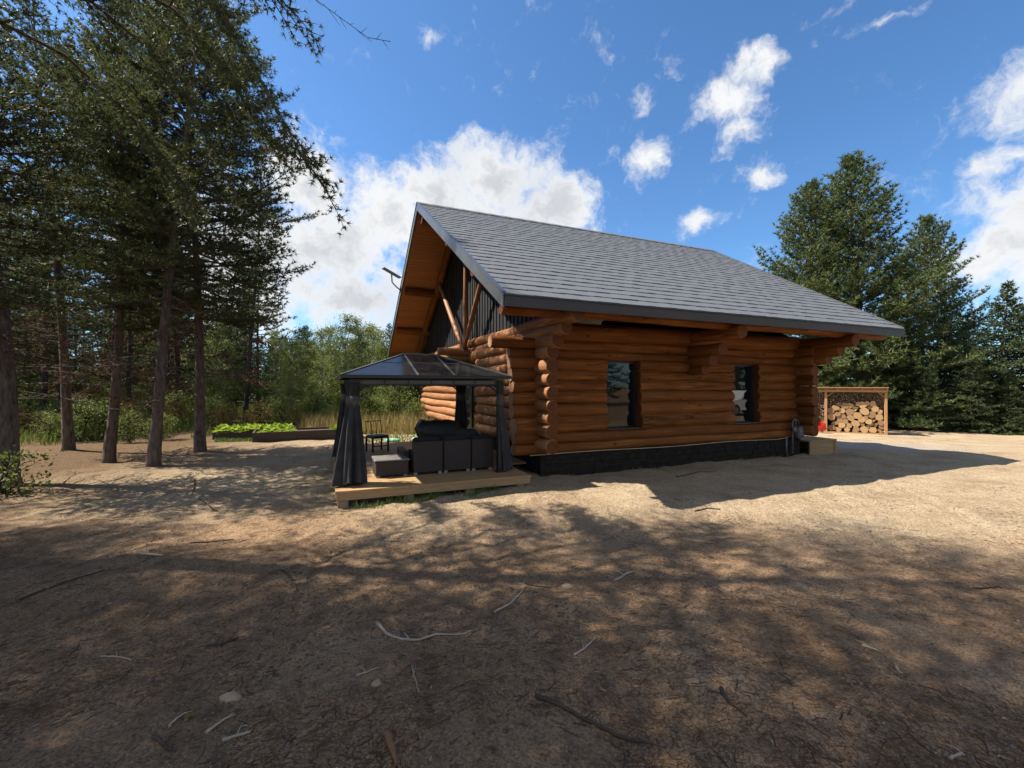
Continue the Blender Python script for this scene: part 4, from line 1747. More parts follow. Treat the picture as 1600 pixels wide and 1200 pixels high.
def bough(tb, tf, rs, pts, r0, sub_len, sub_step, tuft_step, t0=0.25, up=0.35, dead=None, bare=False, twig_r=0.006, nsub=1):
    """one branch along pts with side twigs that carry tufts"""
    pts = np.asarray(pts, float)
    seg = np.linalg.norm(np.diff(pts, axis=0), axis=1)
    cum = np.concatenate([[0], np.cumsum(seg)])
    L = cum[-1]
    tb.tube([tuple(p) for p in pts], [max(0.004, r0 * (1 - 0.88 * c / L)) for c in cum], 5, False)

    def at(s):
        i = min(np.searchsorted(cum, s, side='right') - 1, len(seg) - 1)
        t = (s - cum[i]) / seg[i]
        return pts[i] * (1 - t) + pts[i + 1] * t, (pts[i + 1] - pts[i]) / seg[i]
    s = L * t0
    sgn = 1
    while s < L:
        p, d = at(s)
        side = np.cross(d, (0, 0, 1.0))
        side /= np.linalg.norm(side) + 1e-9
        for _ in range(nsub):
            l = sub_len * (1.05 - 0.6 * s / L) * rs.uniform(0.55, 1.25)
            dd = d * rs.uniform(0.45, 0.95) + side * sgn * rs.uniform(0.5, 1.0) + np.array((0, 0, 1.0)) * rs.uniform(-0.25, 0.35)
            dd /= np.linalg.norm(dd)
            q = p + dd * l * 0.55 + np.array((0, 0, up * 0.05 * l))
            e = p + dd * l + np.array((0, 0, up * 0.25 * l))
            tb.tube([tuple(p), tuple(q), tuple(e)], [twig_r, twig_r * 0.7, twig_r * 0.35], 3, False)
            if not bare:
                n = max(2, int(l / tuft_step))
                tt = np.linspace(0.25, 1.0, n)[:, None]
                P = p + (q - p) * np.clip(tt * 2, 0, 1) + (e - q) * np.clip(tt * 2 - 1, 0, 1)
                P = P + rs.normal(size=P.shape) * 0.018
                Dv = dd + np.array((0, 0, up)) + rs.normal(size=P.shape) * 0.35
                tf.add(P, Dv)
            sgn = -sgn
        s += sub_step * rs.uniform(0.6, 1.4)
    if not bare:
        p, d = at(L * 0.999)
        m = max(2, int(L * 0.35 / tuft_step))
        S_ = np.linspace(L * 0.6, L * 0.999, m)
        P = np.array([at(x)[0] for x in S_])
        tf.add(P, np.tile(d + np.array((0, 0, up)), (m, 1)) + rs.normal(size=P.shape) * 0.3)


def pine(name, seed, H, r0, cb, prof, nb, e0, e1, sub_len, sub_step, tuft_step, k, L, wdt, spread, leafmat, barkmat,
         lean=(0, 0), dead=0, extra=None, up=0.35, nsub=1, flare=1.32, br=0.035):
    rs = np.random.RandomState(seed)
    tb, tf, df = MB(), Tufts(), Tufts()
    n = 12
    tp, tr = [], []
    for i in range(n + 1):
        t = i / n
        tp.append((lean[0] * t * H + 0.14 * (math.sin(4.1 * t + seed) - math.sin(seed)), lean[1] * t * H + 0.14 * (math.sin(3.3 * t + 1.7 * seed) - math.sin(1.7 * seed)), H * t - 0.05))
        tr.append(max(0.012, r0 * (1 - 0.93 * t ** 0.9)))
    tp0 = tp[0]
    tp = [tp0, (tp[0][0], tp[0][1], 0.10), (tp[0][0], tp[0][1], 0.35)] + tp[1:]
    tr = [tr[0] * flare, tr[0] * (1 + (flare - 1) * 0.45), tr[0] * 1.06] + tr[1:]
    jit = [[rs.uniform(0.94, 1.06) for _ in range(12)] for _ in tp]
    tb.tube(tp, tr, 12, True, True, 1.0, lambda k_, j: jit[k_][j])
    tz = np.array([p[2] for p in tp]); tx = np.array([p[0] for p in tp]); ty = np.array([p[1] for p in tp])
    az = rs.uniform(0, 6.28)
    for i in range(nb):
        t = (i + rs.uniform(0, 1)) / nb
        z = cb + (H * 0.985 - cb) * t
        az += 2.4 + rs.uniform(-0.5, 0.5)
        Lb = prof(t) * rs.uniform(0.6, 1.18)
        if Lb < 0.12:
            Lb = 0.12
        x0, y0 = np.interp(z, tz, tx), np.interp(z, tz, ty)
        el0 = e0 + (e1 - e0) * t + rs.uniform(-0.15, 0.15)
        pts = [(x0, y0, z)]
        m = 5
        a_ = az
        for j in range(1, m + 1):
            s = j / m
            el = el0 - 0.25 * math.sin(math.pi * s) * (1 - t) + 0.25 * s * s
            a_ += rs.uniform(-0.15, 0.15)
            st = Lb / m
            pts.append((pts[-1][0] + math.cos(a_) * math.cos(el) * st, pts[-1][1] + math.sin(a_) * math.cos(el) * st, pts[-1][2] + math.sin(el) * st))
        bough(tb, tf, rs, pts, br * (0.5 + 0.5 * Lb / (prof(0.3) + 0.01)) * (1 - 0.5 * t), min(sub_len, Lb * 0.6), sub_step, tuft_step, 0.18, up, nsub=nsub)
    for i in range(dead):
        z = rs.uniform(0.28, 1.0) * cb if cb > 1.0 else rs.uniform(0.5, 2)
        z = min(z + rs.uniform(0, 1.2), H * 0.5)
        a_ = rs.uniform(0, 6.28)
        Lb = rs.uniform(0.5, 1.5)
        x0, y0 = np.interp(z, tz, tx), np.interp(z, tz, ty)
        el = rs.uniform(-0.25, 0.3)
        pts = [(x0 + math.cos(a_) * math.cos(el) * Lb * s, y0 + math.sin(a_) * math.cos(el) * Lb * s, z + math.sin(el) * Lb * s - 0.2 * s * s) for s in (0, 0.35, 0.7, 1)]
        bough(tb, df, rs, pts, 0.016, 0.45, 0.16, 0.14, 0.3, -0.2, bare=rs.rand() < 0.55)
    if extra:
        extra(tb, tf, rs)
    trunk = tb.mesh('trunk', barkmat)
    crown = needle_mesh('crown', tf, k, L, wdt, spread, leafmat, seed)
    out = [('trunk', trunk), ('crown', crown)]
    if df.p:
        out.append(('dead_needles', needle_mesh('dead_needles', df, 6, L * 1.0, wdt, 1.3, 'needle_dead', seed + 1)))
    return out


def place_tree(parts, name, x, y, rz, sc, label, group=None, cat='tree'):
    t = empty(name, (x, y, gz(x, y) - 0.02), rz, label, cat, group)
    t.scale = (sc, sc, sc) if not isinstance(sc, tuple) else sc
    tr_ = random.Random(int(x * 131 + y * 17))
    t.rotation_euler = (tr_.uniform(-0.03, 0.03), tr_.uniform(-0.03, 0.03), rz)
    for nm, me in parts:
        link(nm, me, t)
    return t


def jack_prof(R_):
    return lambda t: R_ * (0.55 + 0.9 * t if t < 0.4 else 0.91 * (1 - ((t - 0.4) / 0.6) ** 1.6) + 0.10)


def jack(seed, H, r0, cb, R_, nb, **kw):
    a = dict(e0=-0.10, e1=0.75, sub_len=0.85, sub_step=0.085, tuft_step=0.085, k=10, L=0.095, wdt=0.0155, spread=1.25, leafmat='needle_jack', barkmat='bark_pine')
    a.update(kw)
    return pine('jack', seed, H, r0, cb, jack_prof(R_), nb, **a)


# ------------------------------------------------------------------ the near pines on the left
J1 = jack(21, 10.5, 0.112, 3.0, 2.8, 124, dead=30, wdt=0.018)
J2 = jack(22, 11.5, 0.116, 3.4, 2.05, 104, lean=(0.055, 0.0), dead=26)
J4 = jack(25, 10.0, 0.128, 3.4, 1.8, 96, dead=40)
J5 = jack(26, 7.7, 0.172, 3.0, 1.8, 84, dead=44)
J3 = jack(23, 13.5, 0.15, 4.2, 2.7, 110, dead=22)


def hanging_boughs(tb, tf, rs):
    """long drooping boughs of the pine that stands just outside the frame (tree-local metres)"""
    O = Vector((-6.9, 4.3, 0))
    runs = [
        [(-6.9, 4.3, 7.4), (-5.4, 5.0, 7.55), (-4.3, 5.05, 7.05), (-3.75, 5.1, 6.45), (-3.30, 5.12, 5.75), (-2.92, 5.15, 5.10), (-2.62, 5.18, 4.55), (-2.36, 5.2, 4.22)],
        [(-6.9, 4.3, 6.9), (-5.5, 5.2, 7.05), (-4.5, 5.5, 6.65), (-3.9, 5.6, 6.0), (-3.5, 5.65, 5.3), (-3.15, 5.7, 4.8)],
        [(-6.9, 4.3, 7.9), (-5.2, 5.0, 8.0), (-4.0, 5.1, 7.3), (-3.3, 5.15, 6.75), (-2.8, 5.2, 6.4)],
        [(-6.9, 4.3, 7.0), (-5.8, 5.4, 6.9), (-5.0, 5.7, 6.3), (-4.5, 5.9, 5.6), (-4.2, 6.0, 4.9)],
        [(-6.9, 4.3, 6.2), (-6.0, 5.6, 6.1), (-5.4, 6.0, 5.5), (-5.0, 6.2, 4.9), (-4.8, 6.3, 4.4)],
    ]
    for i, pts in enumerate(runs):
        P = [(p[0] - O.x, p[1] - O.y, p[2]) for p in pts]
        bough(tb, tf, rs, P, 0.034, 0.30, 0.12, 0.065, 0.30, 0.10)
        A = np.array(P)
        for j in range(22):
            u = 0.28 + 0.72 * (j + rs.rand()) / 22
            f = u * (len(A) - 1)
            i0 = min(int(f), len(A) - 2)
            b0 = A[i0] + (A[i0 + 1] - A[i0]) * (f - i0)
            dr = A[i0 + 1] - A[i0]
            dr = dr / np.linalg.norm(dr)
            sd = np.cross(dr, (0, 0, 1.0))
            sd = sd / (np.linalg.norm(sd) + 1e-9) * (1 if j % 2 else -1)
            ln = rs.uniform(0.35, 0.95) * (1.15 - 0.55 * u)
            v0 = dr * rs.uniform(0.4, 0.9) + sd * rs.uniform(0.5, 1.0) + np.array((0, 0, rs.uniform(-0.1, 0.5)))
            v0 /= np.linalg.norm(v0)
            q = [b0 + v0 * ln * s_ + np.array((0, 0, -0.28 * ln * s_ * s_)) for s_ in (0, 0.33, 0.66, 1.0)]
            bough(tb, tf, rs, q, 0.010, 0.24, 0.075, 0.065, 0.18, 0.25, twig_r=0.004)
    bare = [(-6.9, 4.3, 8.2), (-5.0, 5.1, 8.15), (-3.4, 5.2, 7.2), (-2.5, 5.25, 6.55), (-1.9, 5.3, 6.15), (-1.62, 5.32, 6.12)]
    bough(tb, tf, rs, [(p[0] - O.x, p[1] - O.y, p[2]) for p in bare], 0.016, 0.34, 0.12, 0.1, 0.62, 0.0, bare=True, twig_r=0.004)


JB = jack(24, 14.5, 0.18, 6.0, 2.6, 80, extra=hanging_boughs, L=0.070, wdt=0.011, k=13, spread=1.3)

p = gpt(8, 762)
place_tree(J5, 'pine_tree', -8.40, 7.25, 0.6, 1.0, 'dark pine whose trunk stands at the left edge of the picture', 'pines at the edge of the yard')
place_tree(J2, 'pine_tree', -7.45, 9.10, 0.0, 0.98, 'pine with slightly leaning grey trunk, nearest on the sandy ground', 'pines at the edge of the yard')
place_tree(J1, 'pine_tree', -7.96, 11.16, 2.1, 1.10, 'pine with dark trunk just left of the raised garden beds', 'pines at the edge of the yard')
place_tree(J4, 'pine_tree', -8.84, 9.60, 1.2, (0.85, 0.85, 1.05), 'slim dark pine just left of the leaning grey trunk', 'pines at the edge of the yard')
place_tree(J2, 'pine_tree', -11.25, 11.1, 3.3, 1.0, 'pine with shaded trunk at the edge of the brush on the left', 'pines at the edge of the yard')
place_tree(JB, 'pine_tree', -6.9, 4.3, 0.0, 1.0, 'pine whose long drooping boughs hang into the top left corner', 'pines at the edge of the yard')
# pines standing outside the frame to the left: they shade the foreground
for (x, y, sc, me, rz) in ((-5.5, 2.2, 1.02, J3, 0.4), (-9.4, 1.4, 1.08, J3, 2.2), (-4.9, -1.4, 1.0, J3, 4.0), (-12.2, 3.7, 1.12, J3, 5.0),
                           (-15.2, 4.0, 1.15, J3, 2.9), (-8.8, -1.6, 1.05, J3, 3.7), (-13.2, 0.8, 1.1, J3, 0.1)):
    place_tree(me, 'pine_tree', x, y, rz, sc, 'tall pine standing beyond the left edge of the picture', 'pines shading the foreground')

# ------------------------------------------------------------------ the forest behind
F1 = pine('forest', 31, 10.5, 0.12, 2.0, jack_prof(1.9), 84, -0.05, 0.8, 0.85, 0.15, 0.14, 5, 0.17, 0.055, 1.2, 'needle_forest', 'bark_dark', dead=8)
F2 = pine('forest', 32, 9.0, 0.11, 1.2, lambda t: 1.9 * (1 - t) ** 0.8 + 0.1, 90, -0.15, 0.7, 0.85, 0.15, 0.14, 5, 0.17, 0.055, 1.2, 'needle_forest', 'bark_dark', dead=5)


F3 = pine('forest', 33, 12.5, 0.105, 4.6, jack_prof(1.6), 74, 0.0, 0.8, 0.8, 0.15, 0.14, 5, 0.17, 0.055, 1.2, 'needle_forest', 'bark_dark', dead=16)


def broadleaf(seed, H, r0, cb, R_, n_clump, n_leaf, size, leafmat, barkmat='bark_aspen', multi=1):
    rs = np.random.RandomState(seed)
    tb = MB()
    pts = []
    for s in range(multi):
        lx, ly = (rs.uniform(-0.12, 0.12), rs.uniform(-0.12, 0.12)) if multi > 1 else (rs.uniform(-0.03, 0.03), rs.uniform(-0.03, 0.03))
        h = H * rs.uniform(0.8, 1.0) if s else H
        n = 7
        tp = [(lx * h * i / n + 0.05 * math.sin(i + seed), ly * h * i / n, h * 0.97 * i / n - 0.05) for i in range(n + 1)]
        tb.tube(tp, [max(0.006, r0 * (1 - 0.95 * i / n)) for i in range(n + 1)], 7, False)
        for c in range(n_clump // multi):
            t = rs.uniform(0, 1)
            z = cb + (h - cb) * t
            R2 = R_ * math.sin(math.pi * min(1, 0.18 + 0.82 * t)) ** 0.7 + 0.10
            a = rs.uniform(0, 6.28)
            r = R2 * math.sqrt(rs.uniform(0.05, 1))
            k = min(n, max(0, int(z / (h * 0.97) * n)))
            c0 = tp[max(0, k - 1)]
            ctr = np.array((lx * z + r * math.cos(a), ly * z + r * math.sin(a), z + rs.uniform(-0.1, 0.2)))
            tb.tube([c0, tuple((np.array(c0) + ctr) / 2 + np.array((0, 0, 0.05))), tuple(ctr)], [0.014, 0.009, 0.003], 3, False)
            cr = rs.uniform(0.16, 0.42) * (0.6 + 0.4 * R_)
            q = rs.normal(size=(n_leaf, 3)) * np.array((cr, cr, cr * 0.6)) * 0.6
            pts.append(ctr + q)
    P = np.concatenate(pts)
    return [('trunk', tb.mesh('trunk', barkmat)), ('crown', leaf_mesh('crown', P, size, leafmat, seed))]


A1_ = broadleaf(41, 6.6, 0.06, 1.3, 1.25, 110, 60, 0.050, 'leaf_aspen')
A2_ = broadleaf(42, 5.6, 0.055, 0.9, 1.15, 100, 60, 0.050, 'leaf_aspen')
SH1 = broadleaf(43, 1.5, 0.014, 0.15, 0.62, 60, 34, 0.038, 'leaf_shrub', 'bark_dark', 4)
SH2 = broadleaf(44, 1.1, 0.012, 0.12, 0.55, 50, 34, 0.036, 'leaf_gold', 'bark_dark', 4)
SH3 = broadleaf(45, 2.4, 0.02, 0.2, 0.95, 90, 40, 0.045, 'leaf_shrub', 'bark_dark', 4)

fr = random.Random(77)
pts_f = []


def spot_free(x, y, dmin):
    return all((x - a) ** 2 + (y - b) ** 2 > dmin * dmin for a, b in pts_f)


for (x, y) in ((-8.45, 7.25), (-7.45, 9.1), (-7.96, 11.16), (-8.84, 9.6), (-11.25, 11.1)):
    pts_f.append((x, y))
tries = 0
nf = 0
while nf < 150 and tries < 12000:
    tries += 1
    x, y = fr.uniform(-62, 2), fr.uniform(14, 62)
    px = 800 + FPX * x / y
    if px < -260 or px > 640:
        continue
    edge = 15.0 if px < 150 else (16.0 if px < 330 else (19.5 if px < 440 else 25.0))
    if y < edge:
        continue
    if not spot_free(x, y, 1.5 + 0.022 * y):
        continue
    pts_f.append((x, y))
    nf += 1
    front = y < edge + 6
    decid = (px > 430 and fr.random() < 0.5) or fr.random() < 0.10
    sc = fr.uniform(0.8, 1.15)
    if decid:
        lab = 'yellow-green young aspen in the wood left of the gazebo' if px > 400 else 'yellow-green young aspen among the dark pines on the left'
        place_tree(fr.choice((A1_, A2_)), 'aspen_tree', x, y, fr.uniform(0, 6.28), sc * (0.85 if px > 430 else 0.9), lab, 'aspens in the wood')
    else:
        lab = 'dark pine at the front of the wood on the left' if front else 'dark pine deep in the wood on the left'
        hs = sc if px < 430 else sc * 0.66
        place_tree(fr.choice((F1, F3, F3)) if (px < 430 and y < 25) else fr.choice((F1, F2, F2)), 'forest_pine', x, y, fr.uniform(0, 6.28), hs, lab, 'pines in the wood')
ORD = ['first', 'second', 'third', 'fourth', 'fifth', 'sixth', 'seventh', 'eighth', 'ninth', 'tenth', 'eleventh', 'twelfth']
# far aspens right behind the gazebo
for ia, (px, y, sc) in enumerate(sorted((a_, b_, c_ * 0.82) for a_, b_, c_ in ((470, 21, 0.95), (505, 23, 1.0), (540, 22, 0.95), (575, 24, 1.08), (600, 26, 1.05), (630, 25, 0.9), (660, 26, 0.95), (690, 27, 1.0), (452, 19, 0.8), (520, 27, 1.15), (585, 29, 1.2), (555, 20, 0.75)))):
    x = (px - 800) / FPX * y
    place_tree(fr.choice((A1_, A2_)), 'aspen_tree', x, y, fr.uniform(0, 6.28), sc, ORD[ia] + ' from the left of the sunlit young aspens behind the gazebo', 'aspens behind the gazebo')
# brush at the foot of the wood
for i in range(110):
    for _ in range(40):
        px = fr.uniform(-120, 690)
        y = fr.uniform(13.0, 20.0) if px < 260 else fr.uniform(16.5, 23)
        if px > 300:
            y = fr.uniform(15.8, 22)
        if i >= 64:
            y = fr.uniform(20, 36)
        x = (px - 800) / FPX * y
        if spot_free(x, y, 0.75):
            break
    pts_f.append((x, y))
    me = fr.choice((SH1, SH1, SH1, SH2)) if fr.random() > 0.12 else SH3
    gold = me is SH2
    lab = ('golden low bush at the foot of the wood' if gold else 'green leafy bush at the foot of the wood')
    if i >= 64:
        me = fr.choice((SH1, SH3, SH3))
        lab = 'leafy bush deep between the trees of the wood'
    place_tree(me, 'wild_bush', x, y, fr.uniform(0, 6.28), fr.uniform(0.5, 0.95) * (1.0 if i < 64 else 1.3), lab, 'bushes at the foot of the wood', 'bush')
# small bush at the left edge of the frame, by the trunk
p = gpt(14, 775)
place_tree(broadleaf(46, 0.75, 0.010, 0.05, 0.36, 30, 26, 0.032, 'leaf_shrub', 'bark_dark', 4), 'wild_bush', p.x - 0.08, p.y, 0.0, 1.0, 'small sparse bush below the trunk at the left edge', None, 'bush')


# ------------------------------------------------------------------ the trees on the right
RP1 = pine('red', 51, 11.2, 0.22, 0.5, lambda t: 3.35 * (1 - t) ** 0.60 * (0.78 + 0.22 * min(1, t * 5)) + 0.12, 215, -0.05, 0.95, 1.15, 0.20, 0.15, 12, 0.17, 0.036, 1.35, 'needle_red', 'bark_pine', up=0.7, nsub=1)
SP1 = pine('spruce', 53, 5.6, 0.10, 0.15, lambda t: 1.75 * (1 - t) ** 0.9 + 0.05, 180, -0.22, 0.35, 0.6, 0.085, 0.075, 6, 0.10, 0.036, 1.2, 'needle_spruce', 'bark_dark', up=0.05)
SP2 = pine('spruce', 54, 5.2, 0.09, 0.10, lambda t: 1.5 * (1 - t) ** 0.75 + 0.05, 140, -0.18, 0.40, 0.6, 0.085, 0.075, 6, 0.10, 0.032, 1.2, 'needle_spruce', 'bark_dark', up=0.05)


def at_px(px, y):
    return (px - 800) / FPX * y, y


for (px, y, sc, rz, lab) in ((1350, 23.4, 1.30, 0.3, 'tallest full-crowned pine behind the cabin roof on the right'),
                             (1262, 24.0, 1.17, 2.0, 'broad pine just left of the tallest one above the cabin eave'),
                             (1432, 26.0, (1.04, 1.04, 1.09), 4.1, 'narrower darker pine on the right shoulder of the tallest one')):
    x, y = at_px(px, y)
    place_tree(RP1, 'red_pine', x, y, rz, sc, lab, 'big pines on the right')
for (px, y, sc, me, rz, lab) in ((1560, 16.6, 1.0, SP1, 0.0, 'dark spruce with the tallest pointed tip at the right edge'),
                                 (1484, 17.6, 0.86, SP2, 1.0, 'dark spruce between the big pine and the tallest spruce'),
                                 (1610, 16.2, 0.90, SP2, 2.0, 'dark spruce cut by the right edge of the picture'),
                                 (1425, 17.2, 0.66, SP1, 3.0, 'low dark spruce just right of the woodshed'),
                                 (1520, 16.0, 0.60, SP2, 4.0, 'short bushy spruce in front of the taller spruces'),
                                 (1460, 16.4, 0.46, SP1, 5.0, 'smallest spruce standing right of the woodshed'),
                                 (1375, 18.8, 0.68, SP2, 0.5, 'spruce standing in the dark behind the woodshed roof'),
                                 (1310, 18.0, 0.62, SP1, 1.5, 'spruce behind the left bay of the woodshed'),
                                 (1580, 15.5, 0.40, SP1, 2.5, 'knee-high spruce bush before the tallest spruce')):
    y, sc = y * 1.25, sc * 1.27
    x, y = at_px(px, y)
    place_tree(me, 'spruce_tree', x, y, rz, sc, lab, 'spruces on the right')
for (x, y, sc, rz) in ((26.5, 21.0, 0.95, 0.2), (30.0, 23.0, 1.05, 1.2), (28.0, 26.5, 1.0, 2.2), (24.5, 28.0, 1.1, 3.2), (20.5, 30.0, 1.0, 4.2), (32.5, 20.5, 0.9, 5.2)):
    place_tree(fr.choice((SP1, SP2)), 'spruce_tree', x, y, rz, sc * 1.25, 'spruce in the row behind the front spruces on the right', 'spruces on the right')
for (x, y, sc, rz) in ((10.0, 27.0, 0.9, 0.0), (5.0, 29.0, 0.85, 1.0), (0.0, 30.0, 0.8, 2.0), (14.5, 27.5, 0.95, 3.0)):
    place_tree(F1, 'forest_pine', x, y, rz, sc, 'pine of the wood hidden behind the cabin', 'pines behind the cabin')
# woods that the cabin windows mirror, right of and behind the camera
for (x, y, sc, rz) in ((24, -7, 1.1, 0), (27, -2, 1.2, 1), (29.5, 2.5, 1.1, 2), (30, 7, 1.2, 3), (32, -6, 1.2, 4), (21, -11, 1.1, 5), (33, 4.5, 1.2, 0.5), (31, 10, 1.1, 1.5),
                       (17, -13, 1.1, 2.5), (26, -12, 1.2, 3.5), (35, 0, 1.3, 4.5), (34, 9, 1.2, 5.5), (36.5, 5.5, 1.3, 0.9), (29, -9, 1.2, 2.9), (37, -4, 1.3, 1.9), (13, -16, 1.1, 0.2)):
    place_tree(F2, 'forest_pine', x, y, rz, sc, 'pine across the yard mirrored in the cabin windows', 'pines across the yard')


# ------------------------------------------------------------------ parked car mirrored in the far window
def make_car():
    c = empty('parked_car', (21.9, 5.1, 0), R(205), 'white parked car seen only mirrored in the right cabin window', 'car')
    prof = [(-2.15, 0.35), (-2.2, 0.62), (-2.05, 0.82), (-1.55, 0.92), (-0.75, 1.38), (0.35, 1.42), (1.05, 0.98), (1.95, 0.82), (2.15, 0.60), (2.12, 0.32)]
    m = MB()
    n = len(prof)
    rows = []
    for (y, ins) in ((-0.86, 0.06), (-0.80, 0.0), (0.80, 0.0), (0.86, 0.06)):
        rows.append([(x * (1 - ins * 0.2), y * (0.84 if z > 1.0 else 1.0), z - (ins * 0.6 if z > 0.5 else 0)) for x, z in prof])
    for a, b in zip(rows[:-1], rows[1:]):
        for i in range(n - 1):
            m.face([a[i], b[i], b[i + 1], a[i + 1]], True)
    m.face(rows[0])
    m.face(rows[-1][::-1])
    m.face([rows[0][0], rows[0][-1], rows[-1][-1], rows[-1][0]])
    m.build('body', 'white_paint', c)
    for s in (-1, 1):
        for (x0, x1, x2, x3) in ((-1.25, -0.72, -0.22, -0.22), (-0.12, -0.12, 0.30, 0.86)):
            m = MB()
            y = s * 0.868
            q = [(x0, y, 0.93), (x1, y * 0.86, 1.27), (x2, y * 0.86, 1.30), (x3, y, 0.94)]
            m.face(q if s < 0 else q[::-1])
            q2 = [(a, b * 0.97, z) for a, b, z in q]
            m.face(q2[::-1] if s < 0 else q2)
            m.build('side_window', 'window_glass', c)
        for x in (-1.35, 1.35):
            m = MB()
            m.tube([(x, s * 0.90, 0.33), (x, s * 0.70, 0.33)], 0.33, 20)
            w = m.build('wheel', 'rubber', c)
            m = MB()
            m.tube([(x, s * 0.915, 0.33), (x, s * 0.88, 0.33)], 0.21, 16)
            m.build('rim', 'grey_metal', w)


make_car()


# ------------------------------------------------------------------ raised beds
def make_beds():
    def bed(name, origin, rz, Lx, Ly, h, label, nb):
        b = empty(name, origin, rz, label, 'planter')
        for j in range(nb):
            z0, z1 = h * j / nb + 0.002, h * (j + 1) / nb - 0.002
            for (x0, x1, y0, y1) in ((0, Lx, 0, 0.04), (0, Lx, Ly - 0.04, Ly), (0, 0.04, 0.042, Ly - 0.042), (Lx - 0.04, Lx, 0.042, Ly - 0.042)):
                m = MB()
                m.box(0, x1 - x0, 0, y1 - y0, z0, z1)
                m.build('plank', 'bed_wood', b, (x0, y0, 0))
        m = MB()
        m.box(0.042, Lx - 0.042, 0.042, Ly - 0.042, -0.02, h - 0.06)
        m.build('soil', 'soil', b)
        return b
    p = Vector((-7.6, 12.8, 0))
    bed('raised_bed', (p.x, p.y, gz(p.x, p.y) - 0.02), R(27), 3.0, 1.1, 0.30, 'long dark timber raised bed nearest the gazebo', 4)
    q = Vector((-9.25, 13.5, 0))
    bed('raised_bed', (q.x, q.y, gz(q.x, q.y) - 0.02), R(24), 2.2, 1.0, 0.24, 'low raised bed filled with lush yellow-green plants', 3)
    rs = np.random.RandomState(6)

    def leafy(name, o, rz, x, y, R_, hgt, n, label):
        """one leafy salad plant: a rosette of broad curled leaves"""
        m = MB()
        for i in range(n):
            a = rs.uniform(0, 6.28)
            el = rs.uniform(0.3, 1.35)
            L = rs.uniform(0.6, 1.0) * hgt
            w = L * rs.uniform(0.28, 0.42)
            d = np.array((math.cos(a) * math.cos(el), math.sin(a) * math.cos(el), math.sin(el)))
            s = np.array((-math.sin(a), math.cos(a), 0.0))
            b0 = np.array((0, 0, 0.0))
            m1 = d * L * 0.55
            e = d * L + np.array((0, 0, -0.25 * L * math.cos(el)))
            m.face([b0, m1 - s * w + (0, 0, 0.02), e, m1 + s * w + (0, 0, 0.02)])
        me = m.mesh(name, 'leaf_lettuce')
        return me
    plants = [leafy('salad_plant', None, 0, 0, 0, 0.2, 0.34, 34, '') for _ in range(4)]
    HUa, HVa = Vector((math.cos(R(24)), math.sin(R(24)), 0)), Vector((-math.sin(R(24)), math.cos(R(24)), 0))
    for i in range(7):
        for j in range(3):
            w = q + HUa * (0.20 + 0.30 * i + rs.uniform(-0.05, 0.05)) + HVa * (0.18 + 0.30 * j + rs.uniform(-0.05, 0.05))
            o = link('salad_plant', plants[(i + j) % 4], None, (w.x, w.y, 0.15), (0, 0, rs.uniform(0, 6)), rs.uniform(0.85, 1.2))
            tag(o, 'yellow-green leafy plant in the low left raised bed', 'plant', 'plants in the low raised bed')
    HUb, HVb = Vector((math.cos(R(27)), math.sin(R(27)), 0)), Vector((-math.sin(R(27)), math.cos(R(27)), 0))
    for i in range(5):
        for j in range(2):
            w = p + HUb * (0.25 + 0.2 * i + rs.uniform(-0.05, 0.05)) + HVb * (0.45 + 0.34 * j)
            o = link('salad_plant', plants[(i + j) % 4], None, (w.x, w.y, 0.19), (0, 0, rs.uniform(0, 6)), rs.uniform(0.55, 0.8))
            tag(o, 'smaller leafy plant at the left end of the long dark bed', 'plant', 'plants in the long raised bed')
    for i in range(5):
        w = p + HUb * (2.35 + 0.13 * i) + HVb * (0.3 + 0.13 * (i % 3))
        o = link('salad_plant', plants[i % 4], None, (w.x, w.y, 0.19), (0, 0, rs.uniform(0, 6)), rs.uniform(0.8, 1.15))
        tag(o, 'leafy green plant at the right end of the long dark bed', 'plant', 'plants at the bed end by the gazebo')


make_beds()


# ------------------------------------------------------------------ grass, litter, sticks
def blades(name, pts, hmin, hmax, wdt, mat, seed, label, lean=0.45):
    rs = np.random.RandomState(seed)
    n = len(pts)
    h = rs.uniform(hmin, hmax, (n, 1))
    a = rs.uniform(0, 6.28, n)
    s = np.stack([np.cos(a), np.sin(a), np.zeros(n)], 1)
    b = rs.uniform(0, 6.28, n)
    ln = np.stack([np.cos(b), np.sin(b), np.zeros(n)], 1) * rs.uniform(0, lean, (n, 1)) * h
    v = np.empty((n, 5, 3))
    up = np.array((0, 0, 1.0))
    v[:, 0] = pts - s * wdt
    v[:, 1] = pts + s * wdt
    v[:, 2] = pts + s * wdt * 0.7 + up * h * 0.55 + ln * 0.35
    v[:, 3] = pts - s * wdt * 0.7 + up * h * 0.55 + ln * 0.35
    v[:, 4] = pts + up * h * 0.95 + ln
    i = np.arange(n)[:, None] * 5
    t = np.concatenate([i + np.array([[0, 1, 2]]), i + np.array([[0, 2, 3]]), i + np.array([[3, 2, 4]])])
    o = link(name, np_mesh(name, v.reshape(-1, 3), t, mat))
    tag(o, label, 'grass', None, 'stuff')


rs = np.random.RandomState(12)


def scatter(n, xr, yr, keep):
    x = rs.uniform(xr[0], xr[1], n)
    y = rs.uniform(yr[0], yr[1], n)
    k = keep(x, y)
    x, y = x[k], y[k]
    return np.stack([x, y, height(x, y)], 1)


